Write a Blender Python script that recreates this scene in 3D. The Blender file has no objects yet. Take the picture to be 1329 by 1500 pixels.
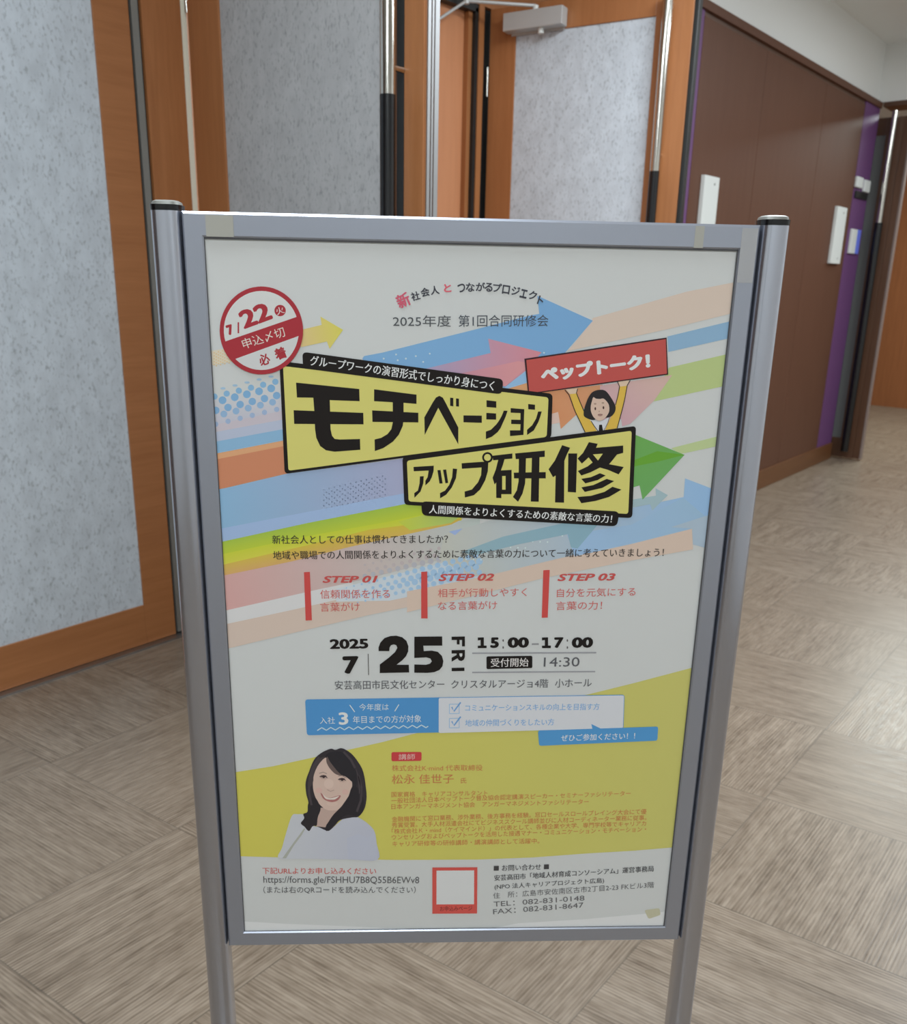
import bpy, bmesh, math, random
from mathutils import Vector, Matrix
from mathutils.geometry import tessellate_polygon

S = bpy.context.scene
COL = S.collection
# ------------------------------------------------------------------ camera
cam_d = bpy.data.cameras.new('camera')
cam_d.sensor_fit = 'VERTICAL'; cam_d.sensor_height = 36.0; cam_d.sensor_width = 36.0
cam_d.lens = 1215.0 / 1500.0 * 36.0
cam_d.clip_start = 0.02
cam_d.dof.use_dof = True; cam_d.dof.focus_distance = 0.97; cam_d.dof.aperture_fstop = 9.0
cam = bpy.data.objects.new('camera', cam_d); COL.objects.link(cam)
cam.location = (0, 0, 1.30)
cam.rotation_euler = (math.radians(74.1645), math.radians(-1.1901), math.radians(-48.7331))
S.camera = cam
# ------------------------------------------------------------------ view, world
S.view_settings.view_transform = 'Standard'; S.view_settings.look = 'None'
S.view_settings.exposure = 0.0; S.view_settings.gamma = 1.0; S.view_settings.use_curve_mapping = False
W = bpy.data.worlds.new('world'); S.world = W; W.use_nodes = True
W.node_tree.nodes['Background'].inputs[0].default_value = (0.8, 0.85, 0.9, 1)
W.node_tree.nodes['Background'].inputs[1].default_value = 0.05
# ------------------------------------------------------------------ ceiling lamps
def lamp(name, loc, size, power, col=(1, 0.97, 0.92), size_y=None):
    l = bpy.data.lights.new(name, 'AREA'); l.energy = power; l.color = col
    l.shape = 'RECTANGLE'; l.size = size; l.size_y = size_y or size
    o = bpy.data.objects.new(name, l); COL.objects.link(o); o.location = loc
    return o
CEIL = 2.90
LC = (.86, .95, 1.0)
lamp('ceiling_lamp', (-1.3, -0.9, CEIL - .03), 1.2, 41, LC, size_y=.6)
lamp('ceiling_lamp', (0.35, 0.9, CEIL - .03), 1.0, 42, LC, size_y=.4)
lamp('ceiling_lamp', (2.5, 0.9, CEIL - .03), 1.0, 50, LC, size_y=.5)
lamp('ceiling_lamp', (3.6, -0.9, CEIL - .03), 1.2, 40, LC, size_y=.6)
lamp('ceiling_lamp', (5.4, 0.2, CEIL - .03), 1.2, 46, LC, size_y=.6)
lamp('ceiling_lamp', (8.2, 1.35, CEIL - .03), 1.3, 85, (0.90, 1, 0.97), size_y=.9)
# ------------------------------------------------------------------ helpers
def srgb(c):
    return tuple(((v / 255) / 12.92 if v <= 10 else (((v / 255) + .055) / 1.055) ** 2.4) for v in c)
def mat(name, col=(.5, .5, .5), rough=.5, metal=0.0, spec=.5):
    m = bpy.data.materials.new(name); m.use_nodes = True
    b = m.node_tree.nodes['Principled BSDF']
    b.inputs['Base Color'].default_value = (*col, 1); b.inputs['Roughness'].default_value = rough
    b.inputs['Metallic'].default_value = metal; b.inputs['Specular IOR Level'].default_value = spec
    return m
class NT:
    """short hand for wiring nodes"""
    def __init__(s, m): s.t = m.node_tree; s.b = s.t.nodes['Principled BSDF']
    def n(s, typ, **kw):
        x = s.t.nodes.new('ShaderNode' + typ)
        for k, v in kw.items():
            if hasattr(x, k): setattr(x, k, v)
            else: x.inputs[k.replace('_', ' ')].default_value = v
        return x
    def l(s, a, b): s.t.links.new(a, b)
    def math(s, op, a, b=None, c=None):
        x = s.t.nodes.new('ShaderNodeMath'); x.operation = op
        for i, v in enumerate((a, b, c)):
            if v is None: continue
            if isinstance(v, (int, float)): x.inputs[i].default_value = v
            else: s.l(v, x.inputs[i])
        return x.outputs[0]
    def vec(s, x, y, z):
        c = s.t.nodes.new('ShaderNodeCombineXYZ')
        for i, v in enumerate((x, y, z)):
            if isinstance(v, (int, float)): c.inputs[i].default_value = v
            else: s.l(v, c.inputs[i])
        return c.outputs[0]
    def ramp(s, fac, stops):
        r = s.t.nodes.new('ShaderNodeValToRGB'); e = r.color_ramp.elements
        while len(e) < len(stops): e.new(.5)
        for i, (p, c) in enumerate(stops): e[i].position = p; e[i].color = (*c, 1)
        s.l(fac, r.inputs[0]); return r.outputs[0]
    def mix(s, f, a, b, mode='MIX'):
        x = s.t.nodes.new('ShaderNodeMix'); x.data_type = 'RGBA'; x.blend_type = mode
        for i, v in ((0, f), (6, a), (7, b)):
            if isinstance(v, (int, float)): x.inputs[i].default_value = v
            elif isinstance(v, tuple): x.inputs[i].default_value = (*v, 1)
            else: s.l(v, x.inputs[i])
        return x.outputs[2]
    def bump(s, h, strength, dist=.002):
        x = s.t.nodes.new('ShaderNodeBump'); x.inputs['Strength'].default_value = strength; x.inputs['Distance'].default_value = dist
        s.l(h, x.inputs['Height']); s.l(x.outputs[0], s.b.inputs['Normal'])

def wood(name, c0, c1, rough=.42, along='z'):
    m = mat(name, c0, rough); t = NT(m)
    tc = t.n('TexCoord'); mp = t.n('Mapping'); t.l(tc.outputs['Object'], mp.inputs[0])
    k = {'z': (26, 26, 1.6), 'x': (1.6, 26, 26)}[along]
    mp.inputs['Scale'].default_value = k
    n = t.n('TexNoise'); n.inputs['Scale'].default_value = 1.6; n.inputs['Detail'].default_value = 5; n.inputs['Distortion'].default_value = .6
    t.l(mp.outputs[0], n.inputs['Vector'])
    n2 = t.n('TexNoise'); n2.inputs['Scale'].default_value = 9; n2.inputs['Detail'].default_value = 3
    t.l(mp.outputs[0], n2.inputs['Vector'])
    f = t.math('ADD', t.math('MULTIPLY', n.outputs[0], .7), t.math('MULTIPLY', n2.outputs[0], .3))
    t.l(t.ramp(f, [(.3, c1), (.7, c0)]), t.b.inputs['Base Color'])
    return m
def flecked(name, base, fleck, shade):
    """pale wall covering with small dark grass-like flecks"""
    m = mat(name, base, .7, spec=.25); t = NT(m)
    tc = t.n('TexCoord'); mp = t.n('Mapping'); t.l(tc.outputs['Object'], mp.inputs[0])
    mp.inputs['Scale'].default_value = (1, 1, .55); mp.inputs['Rotation'].default_value = (.35, .35, 0)
    a = t.n('TexNoise'); a.inputs['Scale'].default_value = 115; a.inputs['Detail'].default_value = 3; a.inputs['Roughness'].default_value = .55
    b = t.n('TexNoise'); b.inputs['Scale'].default_value = 28; b.inputs['Detail'].default_value = 4
    for q in (a, b): t.l(mp.outputs[0], q.inputs['Vector'])
    c = t.mix(t.ramp(b.outputs[0], [(.3, (0, 0, 0)), (.7, (1, 1, 1))]), shade, base)
    f = t.ramp(a.outputs[0], [(.53, (0, 0, 0)), (.72, (1, 1, 1))])
    t.l(t.mix(t.math('MULTIPLY', f, .62), c, fleck), t.b.inputs['Base Color'])
    t.bump(a.outputs[0], .25, .001)
    return m
def tint(v, k): return tuple(x * k for x in v)

class MB:
    """collects shapes and links them as one mesh object"""
    def __init__(s): s.bm = bmesh.new()
    def box(s, lo, hi, bevel=0.0):
        lo, hi = Vector(lo), Vector(hi)
        r = bmesh.ops.create_cube(s.bm, size=1, matrix=Matrix.Translation((lo + hi) / 2) @ Matrix.Diagonal((*(hi - lo), 1)))
        if bevel:
            es = list({e for v in r['verts'] for e in v.link_edges})
            bmesh.ops.bevel(s.bm, geom=es, offset=bevel, segments=2, profile=.6, affect='EDGES')
        return s
    def tube(s, p0, p1, r, seg=20, ry=None, r2=None):
        p0, p1 = Vector(p0), Vector(p1); d = p1 - p0
        q = d.to_track_quat('Z', 'Y').to_matrix().to_4x4()
        M = Matrix.Translation((p0 + p1) / 2) @ q @ Matrix.Diagonal((1, (ry or r) / r, 1, 1))
        bmesh.ops.create_cone(s.bm, cap_ends=True, segments=seg, radius1=r, radius2=r2 if r2 is not None else r, depth=d.length, matrix=M)
        return s
    def prism(s, outline, z0, z1):
        """outline in xy swept along z"""
        a = [s.bm.verts.new((x, y, z0)) for x, y in outline]; b = [s.bm.verts.new((x, y, z1)) for x, y in outline]
        n = len(a)
        for i in range(n): s.bm.faces.new((a[i], a[(i + 1) % n], b[(i + 1) % n], b[i]))
        s.bm.faces.new(a[::-1]); s.bm.faces.new(b); return s
    def loft(s, rings, caps=True):
        vs = [[s.bm.verts.new(p) for p in r] for r in rings]; n = len(vs[0])
        for a, b in zip(vs, vs[1:]):
            for i in range(n): s.bm.faces.new((a[i], a[(i + 1) % n], b[(i + 1) % n], b[i]))
        if caps: s.bm.faces.new(vs[0][::-1]); s.bm.faces.new(vs[-1])
        return s
    def build(s, name, m, parent=None, smooth=False, loc=None):
        bmesh.ops.recalc_face_normals(s.bm, faces=s.bm.faces)
        me = bpy.data.meshes.new(name); s.bm.to_mesh(me); s.bm.free()
        me.materials.append(m)
        o = bpy.data.objects.new(name, me); COL.objects.link(o)
        if parent: o.parent = parent
        if loc: o.location = loc
        if smooth:
            for p in me.polygons: p.use_smooth = True
            me.set_sharp_from_angle(angle=math.radians(35))
        return o
def tag(o, label, cat=None, group=None, kind=None):
    o['label'] = label
    if cat: o['category'] = cat
    if group: o['group'] = group
    if kind: o['kind'] = kind
    return o
def empty(name, loc=(0, 0, 0), rz=0.0):
    o = bpy.data.objects.new(name, None); COL.objects.link(o); o.location = loc; o.rotation_euler = (0, 0, rz); o.empty_display_size = .1
    return o
# ------------------------------------------------------------------ materials
M_wood = wood('cherry_wood', (.41, .165, .060), (.33, .125, .042))
M_wood_h = wood('cherry_wood_rail', (.41, .165, .060), (.33, .125, .042), along='x')
M_dark_shaded_wood = wood('dark_shaded_wood', (.11, .05, .026), (.08, .035, .018), .4)  # on the far door leaf this darker wood carries painted shade
M_brown = wood('brown_laminate', (.132, .060, .037), (.116, .051, .031), .5)
M_brown.node_tree.nodes['Principled BSDF'].inputs['Specular IOR Level'].default_value = .2
M_base = wood('baseboard_wood', (.17, .07, .026), (.13, .05, .018), .4, 'x')
M_far = wood('far_wood', (.33, .115, .04), (.25, .085, .03), .4)
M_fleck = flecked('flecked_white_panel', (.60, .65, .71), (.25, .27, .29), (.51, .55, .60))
M_fleck_shaded = flecked('flecked_shaded_panel', (.46, .46, .47), (.20, .205, .21), (.40, .40, .41))  # the white flecked covering again, darkened to paint in the leaf's shade
M_grey_shaded = mat('shaded_grey_panel', (.15, .155, .155), .6)  # far leaf's panel, its shade painted into the grey
M_wall = mat('white_wall', (.80, .80, .78), .8)
M_ceil = mat('ceiling_white', (.82, .82, .80), .9)
M_alu = mat('satin_aluminium', (.42, .42, .43), .42, 1.0)
M_alu_frame = mat('brushed_aluminium', (.42, .445, .52), .34, .65)
M_post = mat('post_aluminium', (.51, .53, .60), .22, .9)
M_strip = mat('grey_metal_strip', (.30, .30, .28), .5, .6)
M_chrome = mat('chrome', (.62, .60, .55), .16, 1.0)
M_black = mat('black_rubber', (.012, .013, .013), .45)
M_grip = mat('black_grip', (.006, .006, .007), .22)
M_cream = mat('cream_plaster', (.86, .84, .70), .8)
M_purple = mat('purple_paint', (.14, .052, .165), .55)
M_white = mat('white_plastic', (.72, .74, .72), .5)
M_silver = mat('silver_paint', (.52, .53, .53), .45, .3)
M_blue = mat('blue_glow_paint', (.16, .22, .85), .4)  # blue light caught by the switch, put in as plain colour
# floor: square tiles, the ribbing turned a quarter from tile to tile
def floor_mat():
    m = mat('ribbed_floor_tile', (.25, .2, .15), .38, spec=.42); t = NT(m)
    tc = t.n('TexCoord'); sp = t.n('SeparateXYZ'); t.l(tc.outputs['Object'], sp.inputs[0])
    x, y = sp.outputs[0], sp.outputs[1]
    xs = t.math('ADD', x, t.math('MULTIPLY', t.math('SUBTRACT', y, .57), .17))
    u = t.math('DIVIDE', t.math('SUBTRACT', xs, 1.052), .467)
    v = t.math('DIVIDE', t.math('SUBTRACT', y, .61), .505)
    fu, fv = t.math('FLOOR', u), t.math('FLOOR', v)
    par = t.math('MODULO', t.math('ADD', t.math('ADD', fu, fv), 100), 2)     # 0: ribs along x, 1: along y
    cross = t.math('ADD', t.math('MULTIPLY', y, t.math('SUBTRACT', 1, par)), t.math('MULTIPLY', xs, par))
    along = t.math('ADD', t.math('MULTIPLY', xs, t.math('SUBTRACT', 1, par)), t.math('MULTIPLY', y, par))
    wn = t.n('TexWhiteNoise'); wn.noise_dimensions = '2D'; t.l(t.vec(fu, fv, 0), wn.inputs['Vector'])
    seed = t.math('MULTIPLY', wn.outputs[0], 9)
    def noise(a, c, detail=3):
        q = t.n('TexNoise'); q.inputs['Scale'].default_value = 1; q.inputs['Detail'].default_value = detail
        t.l(t.vec(t.math('MULTIPLY', along, a), t.math('MULTIPLY', cross, c), seed), q.inputs['Vector']); return q.outputs[0]
    streak = noise(9, 190, 3); mott = noise(26, 85, 4); broad = noise(4, 22, 3)
    w = t.n('TexWave'); w.wave_type = 'BANDS'; w.bands_direction = 'Y'; w.inputs['Scale'].default_value = 1; w.inputs['Distortion'].default_value = 1.6; w.inputs['Detail'].default_value = 2; w.inputs['Detail Scale'].default_value = .6
    t.l(t.vec(t.math('MULTIPLY', along, 6), t.math('MULTIPLY', cross, 42), seed), w.inputs['Vector'])
    f = t.math('ADD', t.math('MULTIPLY', streak, .40), t.math('ADD', t.math('MULTIPLY', mott, .26), t.math('ADD', t.math('MULTIPLY', broad, .25), t.math('MULTIPLY', w.outputs[1], .09))))
    c = t.ramp(f, [(.34, (.118, .085, .060)), (.48, (.222, .170, .125)), (.64, (.335, .268, .206))])
    c = t.mix(t.math('MULTIPLY', wn.outputs[0], .22), c, (.195, .15, .112))
    # seams
    du = t.math('ABSOLUTE', t.math('SUBTRACT', t.math('FRACT', u), .5)); dv = t.math('ABSOLUTE', t.math('SUBTRACT', t.math('FRACT', v), .5))
    seam = t.math('GREATER_THAN', t.math('MAXIMUM', du, dv), .4968)
    t.l(t.mix(t.math('MULTIPLY', seam, .4), c, (.05, .042, .034)), t.b.inputs['Base Color'])
    t.l(t.math('ADD', .22, t.math('MULTIPLY', mott, .22)), t.b.inputs['Roughness'])
    t.bump(t.math('ADD', streak, t.math('MULTIPLY', w.outputs[1], .4)), .16, .001)
    return m
M_floor = floor_mat()
# ================================================================== setting
def slab(name, lo, hi, m, label=None, cat=None, bevel=0.0, parent=None):
    o = MB().box(lo, hi, bevel).build(name, m, parent)
    if parent is None: tag(o, label, cat, kind='structure')
    return o
YA, YB = 2.62, 1.96
o = MB().box((-3.2, -2.2, -.08), (12.2, 4.6, 0)).build('floor', M_floor)
tag(o, 'brown grey floor of square tiles with fine ribs turned tile by tile', 'floor', kind='structure')
o = MB().box((-3.2, -2.2, CEIL), (12.2, 4.6, CEIL + .08)).build('ceiling', M_ceil)
tag(o, 'plain white ceiling over the corridor', 'ceiling', kind='structure')
slab('wall_right', (-3.2, -2.2, 0), (12.2, -2.05, CEIL), M_wall, 'plain white wall along the open side of the corridor', 'wall')
slab('wall_rear', (-3.2, -2.05, 0), (-3.05, 2.62, CEIL), M_wall, 'plain white wall closing the corridor behind the viewpoint', 'wall')
# far end of the corridor
fw = MB().box((10.22, -2.05, 0), (10.4, 4.6, CEIL)).build('wall_far', M_wall); tag(fw, 'white wall at the far end above orange wood panelling', 'wall', kind='structure')
slab('wainscot', (10.19, -2.05, .0), (10.22, 4.6, 2.52), M_far, parent=fw, label=None)
# white wall over the passage opening at the corner
slab('wall_over_passage', (6.72, -2.05, 2.53), (6.92, YB + .02, CEIL), M_wall, 'white wall over the passage opening with dark wood lower edge', 'wall')
slab('trim_1', (6.715, -2.05, 2.50), (6.925, YB - .02, 2.53), M_dark_shaded_wood, 'dark wood lower edge of the white wall over the passage', 'trim')

# the wall with the closed partition leaf
wl = MB().box((-3.05, YA + .05, 0), (1.52, YA + .2, CEIL)).box((3.165, YA + .05, 0), (3.9, YA + .2, CEIL)).box((1.52, YA + .05, 2.44), (3.165, YA + .2, CEIL)).build('wall_left', M_wall)
tag(wl, 'white wall around the hall doorway behind the poster stand', 'wall', kind='structure')
slab('added_rear_panel', (-3.049, 1.15, 0), (-3.03, YA + .05, CEIL), M_brown, parent=wl)  # unseen brown panel added to darken what the posts reflect
slab('added_side_panel', (-3.05, YA, 0), (-.902, YA + .05, CEIL), M_brown, parent=wl)  # out of view, likewise added as a dark reflection for the posts
slab('casing', (1.509, YA - .002, 0), (1.645, YA + .2, CEIL), M_wood, parent=wl)
slab('plaster_edge', (1.645, YA + .004, 0), (1.6695, YA + .2, CEIL), M_cream, parent=wl)
slab('head_casing', (1.6695, YA + .006, 2.445), (3.74, YA + .2, CEIL), M_wood, parent=wl)
slab('hinge_gap', (3.166, YA + .03, 0), (3.30, YA + .05, 2.445), M_black, parent=wl)
slab('jamb', (3.132, YA + .006, 0), (3.166, YA + .2, 2.445), M_wood, parent=wl)
slab('seal', (3.112, YA + .012, 0), (3.132, YA + .05, 2.43), M_black, parent=wl)
slab('head_seal', (1.68, YA + .012, 2.415), (3.132, YA + .05, 2.445), M_black, parent=wl)
slab('jog', (3.74, YB + .1, 0), (3.9, YA + .05, CEIL), M_wall, parent=wl)
# closed leaf: flecked panel in a wood frame
d1 = MB().box((-.9, YA - .002, .008), (-.74, YA + .045, 2.5), .002).box((1.3527, YA - .002, .008), (1.4676, YA + .045, 2.5), .002).box((-.74, YA - .002, .008), (1.3527, YA + .045, .155), .002).box((-.74, YA - .002, 2.38), (1.3527, YA + .045, 2.5), .002).build('door_1', M_wood_h)
tag(d1, 'closed wide door leaf with flecked white panel in orange wood frame', 'door', kind='structure')
slab('panel', (-.76, YA + .004, .14), (1.36, YA + .03, 2.4), M_fleck, parent=d1)
slab('edge_strip', (1.4765, YA - .001, .012), (1.4985, YA + .045, 2.5), M_strip, parent=d1)
slab('gap_seal', (1.4676, YA + .012, .008), (1.509, YA + .05, 2.5), M_black, parent=d1)
slab('threshold', (-.9, YA - .03, 0), (1.50, YA + .05, .007), M_alu, parent=d1)
# closed inner door seen through the doorway
d2 = MB().box((1.70, YA + .055, .006), (3.085, YA + .1, 2.42)).build('door_2', wood('inner_door_wood', (.62, .27, .13), (.56, .235, .11)))
tag(d2, 'plain orange wood inner door deep in the doorway between open leaves', 'door', kind='structure')
slab('edge_bead', (3.086, YA + .03, .006), (3.112, YA + .1, 2.42), M_wood, parent=d2)

# brown partition wall with purple ends
pw = MB().box((3.74, YB + .02, 0), (6.72, YB + .14, CEIL)).build('wall_partition', M_wall)
tag(pw, 'white wall over brown sliding panels on the corridor side', 'wall', kind='structure')
for x0, x1 in ((3.936, 4.680), (4.684, 5.610), (5.614, 6.385)):
    slab('partition_panel', (x0, YB, .125), (x1, YB + .02, 2.468), M_brown, parent=pw, bevel=.0015)
slab('dark_joint', (3.93, YB + .006, .12), (6.39, YB + .02, 2.49), M_dark_shaded_wood, parent=pw)
slab('purple_end', (3.74, YB + .001, .125), (3.932, YB + .02, 2.49), M_purple, parent=pw)
slab('purple_end', (6.395, YB + .001, .125), (6.72, YB + .02, 2.495), M_purple, parent=pw)
slab('trim_2', (3.74, YB - .012, 2.49), (6.72, YB + .02, 2.53), M_brown, 'dark brown ledge along the top of the brown panels', 'trim', .003)
slab('baseboard_left', (3.74, YB - .012, 0), (6.715, YB + .02, .125), M_base, 'orange brown baseboard under the brown panels', 'baseboard', .003)

# ================================================================== door leaves standing open
def leaf(name, hinge, ang, width, label, woodm, panelm, end, t=.05, height=2.44):
    """x runs from the hinge along the leaf, the seen face lies at y = 0"""
    r = empty(name, (hinge[0], hinge[1], 0), ang)
    tag(r, label, 'door', kind='structure')
    sx, ex = .17 if end == 'alu' else .129, {'alu': width - .145, 'seal': width - .153, 'dark': .80}[end]
    f = MB()
    for x0, x1, z0, z1 in ((0, sx, .01, height), (ex, width, .01, height), (sx, ex, .01, .16), (sx, ex, height - .115, height)):
        f.box((x0, 0, z0), (x1, t, z1), .0025)
    f.build('frame', woodm, r)
    MB().box((sx - .01, .006, .15), (ex + .01, t - .006, height - .1)).build('panel', panelm, r)
    bx = {'alu': .963, 'seal': .819, 'dark': .855}[end]
    gr = .027 if end == 'dark' else .0203
    if end != 'dark': MB().box((bx - .022, -.0012, .05), (bx + .004, .001, height - .03)).build('bar_dark_reflection', M_black, r)  # flat black strip painting the dark reflection along the bar
    bar = MB().tube((bx, -.055, 1.735), (bx, -.055, 2.47 if end == 'dark' else 2.40), .0200).build('pull_bar', M_chrome, r, True)
    MB().tube((bx, -.055, .07), (bx, -.055, 1.735), gr).build('grip', M_grip, bar, True)
    for z in (.14, 1.1, 1.80, 2.36): MB().tube((bx, -.055, z), (bx, .0, z), .008, 12).build('standoff', M_chrome, bar, True)
    if end == 'alu':
        MB().box((width, .004, .012), (width + .002, t - .002, height)).build('edge_strip', M_wood, r)
        a = MB()
        for y0, y1 in ((.008, .019), (.023, .030), (.034, .050)): a.box((width + .001, y0, .012), (width + .006, y1, height), .001)
        a.build('edge_channel', M_alu, r)
    else:
        MB().box((width, .0, .012), (width + (.020 if end == 'seal' else .048), t - .004, height), .004).build('edge_seal', M_black if end == 'seal' else woodm, r)
    for z in (.3, 1.25, 2.15): MB().tube((-.010, .006, z - .06), (-.010, .006, z + .06), .007, 12).build('hinge', M_chrome, r, True)
    return r
d3 = leaf('door_3', (1.6578, 2.601), -math.pi / 2, 1.035, 'open door leaf with shaded grey panel beside the closed leaf', M_wood, M_fleck_shaded, 'alu', t=.056)
d4 = leaf('door_4', (3.200, 2.620), math.atan2(-.9823, .1874), .909, 'open door leaf with bright flecked panel and door closer', M_wood, M_fleck, 'seal')
# a leaf of the same kind, shade put into its wood and panel colours, past the end of the brown wall
d5 = leaf('door_5', (6.765, 2.715), -math.pi / 2 + .02, .905, 'open wood door leaf with shade in its colour at the end of the brown wall', M_dark_shaded_wood, M_grey_shaded, 'dark')
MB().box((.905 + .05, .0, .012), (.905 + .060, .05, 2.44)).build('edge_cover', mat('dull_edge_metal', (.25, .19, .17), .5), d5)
# door closer on the bright leaf
dc = empty('door_closer', d4.location[:], d4.rotation_euler.z); dc.location.z = 2.32
tag(dc, 'silver door closer with folding arm on the bright open leaf', 'door closer')
MB().box((.095, -.062, .008), (.372, -.006, .078), .003).build('body', M_silver, dc)
MB().box((.11, -.0065, .0), (.36, .0, .084)).build('mounting_plate', M_silver, dc)
MB().tube((.265, -.034, -.012), (.265, -.034, .01), .013, 16).build('valve_cap', M_white, dc, True)
MB().tube((.235, -.034, .078), (.235, -.034, .098), .012, 16).build('spindle', M_white, dc, True)
Mi = (Matrix.Translation(dc.location) @ Matrix.Rotation(dc.rotation_euler.z, 4, 'Z')).inverted()
pv = Vector((.235, -.034, .097)); el = Mi @ Vector((3.005, 2.595, 2.425)); sh = Mi @ Vector((2.84, 2.625, 2.315))
ar = MB().tube(pv, el, .007, 10).build('arm', M_silver, dc, True)
MB().tube(el, sh, .006, 10).tube(el - Vector((0, 0, .012)), el + Vector((0, 0, .012)), .012, 12).build('rod', M_silver, ar, True)

# ================================================================== things on the brown wall
def plate(x0, x1, z0, z1, label):
    r = MB().box((x0, YB - .022, z0), (x1, YB - .0005, z1), .003).build('wall_plate', M_white); tag(r, label, 'wall plate')
    for z in (z0 + .035, z1 - .035): MB().tube(((x0 + x1) / 2 + .03, YB - .0235, z), ((x0 + x1) / 2 + .03, YB - .021, z), .006, 10).build('screw', M_strip, r)
    return r
plate(4.048, 4.214, 1.44, 1.803, 'white narrow wall plate on the brown panel nearest the door leaves')
plate(6.052, 6.250, 1.440, 1.803, 'white narrow wall plate on the brown panel nearest the purple end')
sg = empty('wall_sign', (6.54, YB, 1.985)); tag(sg, 'small pale sign of two pieces on the purple wall end', 'sign')
MB().box((-.155, -.02, -.035), (-.02, .001, .035), .008).build('sign_piece', M_white, sg); MB().box((.025, -.02, -.05), (.15, .001, .03), .008).build('sign_piece', M_white, sg)
bb = MB().box((6.42, YB - .012, 1.885), (6.68, YB + .001, 1.93), .003).build('name_plate', M_black); tag(bb, 'small black plate under the pale sign on the purple wall end', 'plate')
sw = empty('wall_switch', (6.545, YB, 1.6)); tag(sw, 'white wall switch with painted blue glow on one side on the purple wall end', 'switch')
MB().box((-.10, -.016, -.082), (.02, .001, .082), .004).build('cover', M_white, sw); MB().box((.02, -.016, -.082), (.10, .001, .082), .004).build('blue_glow_side', M_blue, sw)

# ================================================================== poster stand
YAW, PC = -0.81077, Vector((0.72006, 0.60231, 0.88814))
ROLL = -0.0020
ps = empty('poster_stand', (PC.x, PC.y, 0), YAW)
tag(ps, 'silver aluminium poster stand with two round posts standing on the floor', 'poster stand')
ZC = PC.z
FX, FZ0, FZ1 = .3097, ZC - .4698, ZC + .4725
IX, IZ0, IZ1 = .2880, ZC - .4468, ZC + .4468
def rail(a_out, b_out, a_in, b_in):
    """mitred frame bar between two corners given as outer and inner xz points"""
    prof = [(0.0, .020), (0.0, .0022), (.10, .0), (.93, .0), (1.0, .0016), (1.0, .0026), (.55, .0026), (.55, .020)]
    rings = []
    for o_, i_ in ((a_out, a_in), (b_out, b_in)):
        rings.append([(o_[0] + (i_[0] - o_[0]) * k, y - .0032, o_[1] + (i_[1] - o_[1]) * k) for k, y in prof])
    return MB().loft(rings).build('frame_rail', M_alu_frame, ps)
O = [(-FX, FZ1), (FX, FZ1), (FX, FZ0), (-FX, FZ0)]; I = [(-IX, IZ1), (IX, IZ1), (IX, IZ0), (-IX, IZ0)]
for k in range(4): rail(O[k], O[(k + 1) % 4], I[k], I[(k + 1) % 4])
g = MB()
for lo, hi in (((-IX, 0, IZ1 - .0018), (IX, .0012, IZ1 + .003)), ((IX - .0014, 0, IZ0), (IX + .003, .0012, IZ1)), ((-IX - .003, 0, IZ0), (-IX + .0008, .0012, IZ1)), ((-IX, 0, IZ0 - .003), (IX, .0012, IZ0 + .0006))):
    g.box((lo[0], -.0017, lo[2]), (hi[0], -.0013, hi[2]))
g.build('inner_line', mat('dark_grey_line', (.09, .09, .095), .6), ps)  # thin dark grey line around the opening, widest along the top
MB().box((-.304, .0045, FZ0 + .005), (.304, .0125, FZ1 - .005)).build('backing_board', M_white, ps)
def post_ring(cx, cy, z, k=1.0):
    pts = []
    for i in range(28):
        a = 2 * math.pi * i / 28
        c, s_ = math.cos(a), math.sin(a)
        pts.append((cx + .0160 * k * abs(c) ** .6 * (1 if c >= 0 else -1), cy + .0185 * k * abs(s_) ** .7 * (1 if s_ >= 0 else -1), z))
    return pts
for sx in (-1, 1):
    cx, cy = sx * .3272, .010
    p = MB().loft([post_ring(cx, cy, .012), post_ring(cx, cy, ZC + .4725)]).build('post', M_post, ps, True)
    cap = MB().loft([post_ring(cx, cy, ZC + .4725, 1.0), post_ring(cx, cy, ZC + .4785, 1.02)]).build('post_cap', M_grip, p, True)
    MB().loft([post_ring(cx, cy, ZC + .4785, .93), post_ring(cx, cy, ZC + .4815, .88), post_ring(cx, cy, ZC + .483, .7)]).build('cap_top', M_strip, cap, True)
    fo = MB().box((cx - .024, -.21, .006), (cx + .024, .23, .016), .003).build('foot', M_alu_frame, ps)
    for y in (-.19, .21): MB().tube((cx, y, 0), (cx, y, .007), .014, 14).build('foot_pad', M_black, fo)
    for z in (FZ0 + .08, FZ1 - .08): MB().box((sx * .300, .010, z - .02), (sx * .316, .016, z + .02), .001).build('bracket', M_black, ps)
# tape left on the frame corners
M_tape = mat('old_tape', (.50, .49, .44), .35); M_tape2 = mat('clear_tape', (.50, .50, .52), .25, .4)
def tape(x0, x1, z0, z1, m):
    MB().prism([(x0, -.00345), (x1, -.00345), (x1, -.00325), (x0, -.00325)], z0, z1).build('tape', m, ps)
tape(-.2850, -.2560, ZC + .4475, ZC + .4690, M_tape)
tape(.2380, .2480, ZC + .4475, ZC + .4700, M_tape)
tape(.2895, .3070, ZC + .412, ZC + .4690, M_tape2)

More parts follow.
